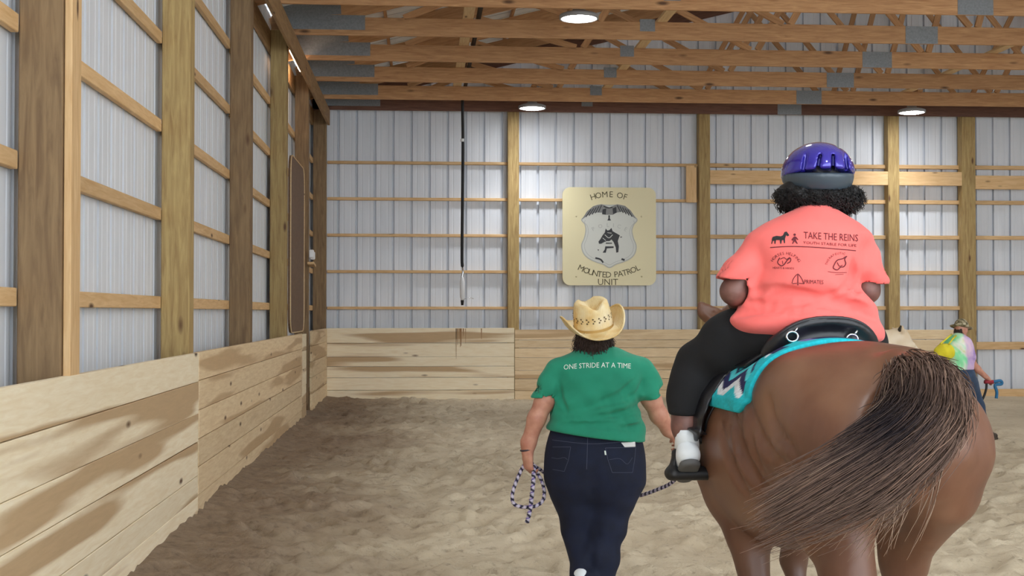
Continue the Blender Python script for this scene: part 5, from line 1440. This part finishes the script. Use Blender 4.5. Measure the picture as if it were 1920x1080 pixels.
# ------------------------------------------------------------------ the handler by the far wall
FY = 15.0
fp = lambda px, py, dy=0.0: at(px, py, FY + dy)
f0 = fp(1806, 800)
far = empty('person', (f0.x, FY, 0), label='person in tie-dye shirt and camouflage cap walking near the back wall', cat='person')
hc = fp(1802, 618, 0.05)
B = Body((f0.x - 0.5, FY - 0.35, 0.45), (f0.x + 0.62, FY + 0.45, 1.56), 0.0095)
ff, fu = (0.75, 0.8, -0.25), (0.15, 0.12, 1)
head(B, hc, ff, fu, 0.95)
B.chain([fp(1797, 648), hc - Vector((0.0, 0, 0.05))], [0.06, 0.055], 0.03)
B.loft(2, zst([(700, 1785, 1815), (670, 1778, 1816), (645, 1782, 1814)], FY, [0.1] * 3, [0.1] * 3), 0.04)
fw = fp(1848, 706, 0.05)
B.chain([fp(1812, 648), fp(1817, 674), fp(1832, 692, 0.03), fw], [0.055, 0.05, 0.042, 0.03], 0.03)
fg = hand(B, fw, (0.75, 0.3, -0.6), (0.1, 0.2, -0.95), (-0.2, 1, 0.2), 0.95, 0.9)
B.chain([fp(1780, 650), fp(1766, 680, 0.1), fp(1775, 712, 0.2)], [0.055, 0.048, 0.035], 0.03)
hand(B, fp(1775, 714, 0.2), (0.2, 0.2, -1), (1, 0, 0), (0, 1, 0), 0.95, 0.8)
V, F = B.mesh(1); mk('body', V, F, M['skin_light'], far); eyes(hc, ff, fu, far, 0.95)
S = Body((f0.x - 0.45, FY - 0.35, 0.85), (f0.x + 0.42, FY + 0.35, 1.42), 0.009)
S.loft(2, zst([(698, 1776, 1822), (680, 1772, 1826), (660, 1768, 1826), (645, 1772, 1820), (634, 1782, 1812), (624, 1790, 1806)], FY, [0.15, 0.16, 0.16, 0.15, 0.1, 0.06], [0.19, 0.2, 0.18, 0.15, 0.1, 0.06]), 0.03)
S.chain([fp(1810, 642), fp(1814, 667)], [0.075, 0.085], 0.04); S.chain([fp(1784, 642), fp(1768, 672, 0.08)], [0.07, 0.075], 0.04)
S.warp(lambda X, Y, Z: 0.004 * np.sin(40 * Z + 25 * X))
S.plane((0, 0, fp(1800, 690).z), (-0.1, 0, -1))
V, F = S.mesh(1); mk('shirt', V, F, M['tiedye'], far)
J = Body((f0.x - 0.45, FY - 0.45, 0.03), (f0.x + 0.65, FY + 0.5, 0.98), 0.01)
J.loft(2, zst([(735, 1778, 1830), (712, 1776, 1830), (690, 1779, 1824)], FY, [0.15, 0.17, 0.14], [0.15, 0.15, 0.14]), 0.05)
J.chain([fp(1818, 722), fp(1833, 762, 0.05), fp(1848, 812, -0.02)], [0.105, 0.08, 0.06], 0.04)
J.chain([fp(1790, 722), fp(1790, 772, 0.1), fp(1775, 825, -0.05)], [0.105, 0.08, 0.06], 0.04)
V, F = J.mesh(1); mk('jeans', V, F, M['denim2'], far)
shoe('shoe', (fp(1850, 818).x, FY - 0.02, 0.10), (0.85, 0.5, 0.05), (0, 0, 1), M['boot'], M['boot'], far)
shoe('shoe', (fp(1775, 828).x, FY - 0.05, 0.10), (0.8, 0.6, -0.1), (0, 0, 1), M['boot'], M['boot'], far)
# cap
cp = empty('cap', hc, parent=far)
K = Body(np.array(hc) - 0.22, np.array(hc) + 0.22, 0.008); s_, f_, u_, q_ = basis(ff, fu)
K.ell(hc + u_ * 0.035, (0.085, 0.105, 0.1), 0.01, q_); K.plane(hc + u_ * 0.03, -u_)
V, F = K.mesh(1); mk('crown', V, F, M['camo'], cp)
K = Body(np.array(hc) - 0.26, np.array(hc) + 0.26, 0.008); K.ell(hc + u_ * 0.03, (0.135, 0.15, 0.014), 0.01, q_)
V, F = K.mesh(1); mk('brim', V, F, M['camo'], cp)
hp = []
for i in range(200):
    a_ = RNG.uniform(R(190), R(250)); p = np.array(hc) + np.array((math.cos(a_) * 0.085, math.sin(a_) * 0.09, 0.01)); L = RNG.uniform(0.04, 0.09)
    hp.append(spline([p, p + np.array((0, 0, -L * 0.5)) + RNG.normal(0, 0.006, 3), p + np.array((0, 0, -L)) + RNG.normal(0, 0.01, 3)], 6))
V, F, C = strands(np.array(hp), 0.004, 0.002); mk('hair', V, F, M['brown_hair'], far)
# yellow drawstring pack on the back
yb = empty('backpack', fp(1771, 658, -0.15), label='yellow drawstring pack on the back of the person in tie-dye', cat='backpack')
K = Body(np.array(fp(1771, 658, -0.12)) - 0.25, np.array(fp(1771, 658, -0.12)) + 0.25, 0.0085); K.ell(fp(1771, 660, -0.12), (0.125, 0.085, 0.105), 0.02); K.warp(lambda X, Y, Z: 0.004 * np.sin(60 * X + 20 * Z))
V, F = K.mesh(1); mk('bag', V, F, M['yellow'], yb)
for k in (-1, 1): mk('strap', *tube(spline([fp(1771 + 8 * k, 645, -0.18), fp(1782 + 6 * k, 634, -0.12), fp(1790 + 6 * k, 627, 0.0)], 10), 0.01, 6), M['yellow'], yb)
# strap held out in the hand
hs = empty('lead_strap', fg, label='red gripped blue strap held out in the far person hand', cat='strap')
mk('grip', *tube([fp(1846, 716, 0.05), fp(1862, 716, 0.05)], 0.024, 10), M['red'], hs)
mk('webbing', *tube(spline([fp(1862, 716, 0.05), fp(1876, 714, 0.05), fp(1878, 720, 0.05), fp(1866, 722, 0.04), fp(1869, 735, 0.04), fp(1868, 747, 0.04)], 24), 0.019, 8), M['blue'], hs)
mk('hanging_end', *tube(spline([fp(1850, 717, 0.05), fp(1849, 730, 0.05), fp(1844, 745, 0.05), fp(1836, 758, 0.05)], 14), 0.015, 8), M['cable'], hs)
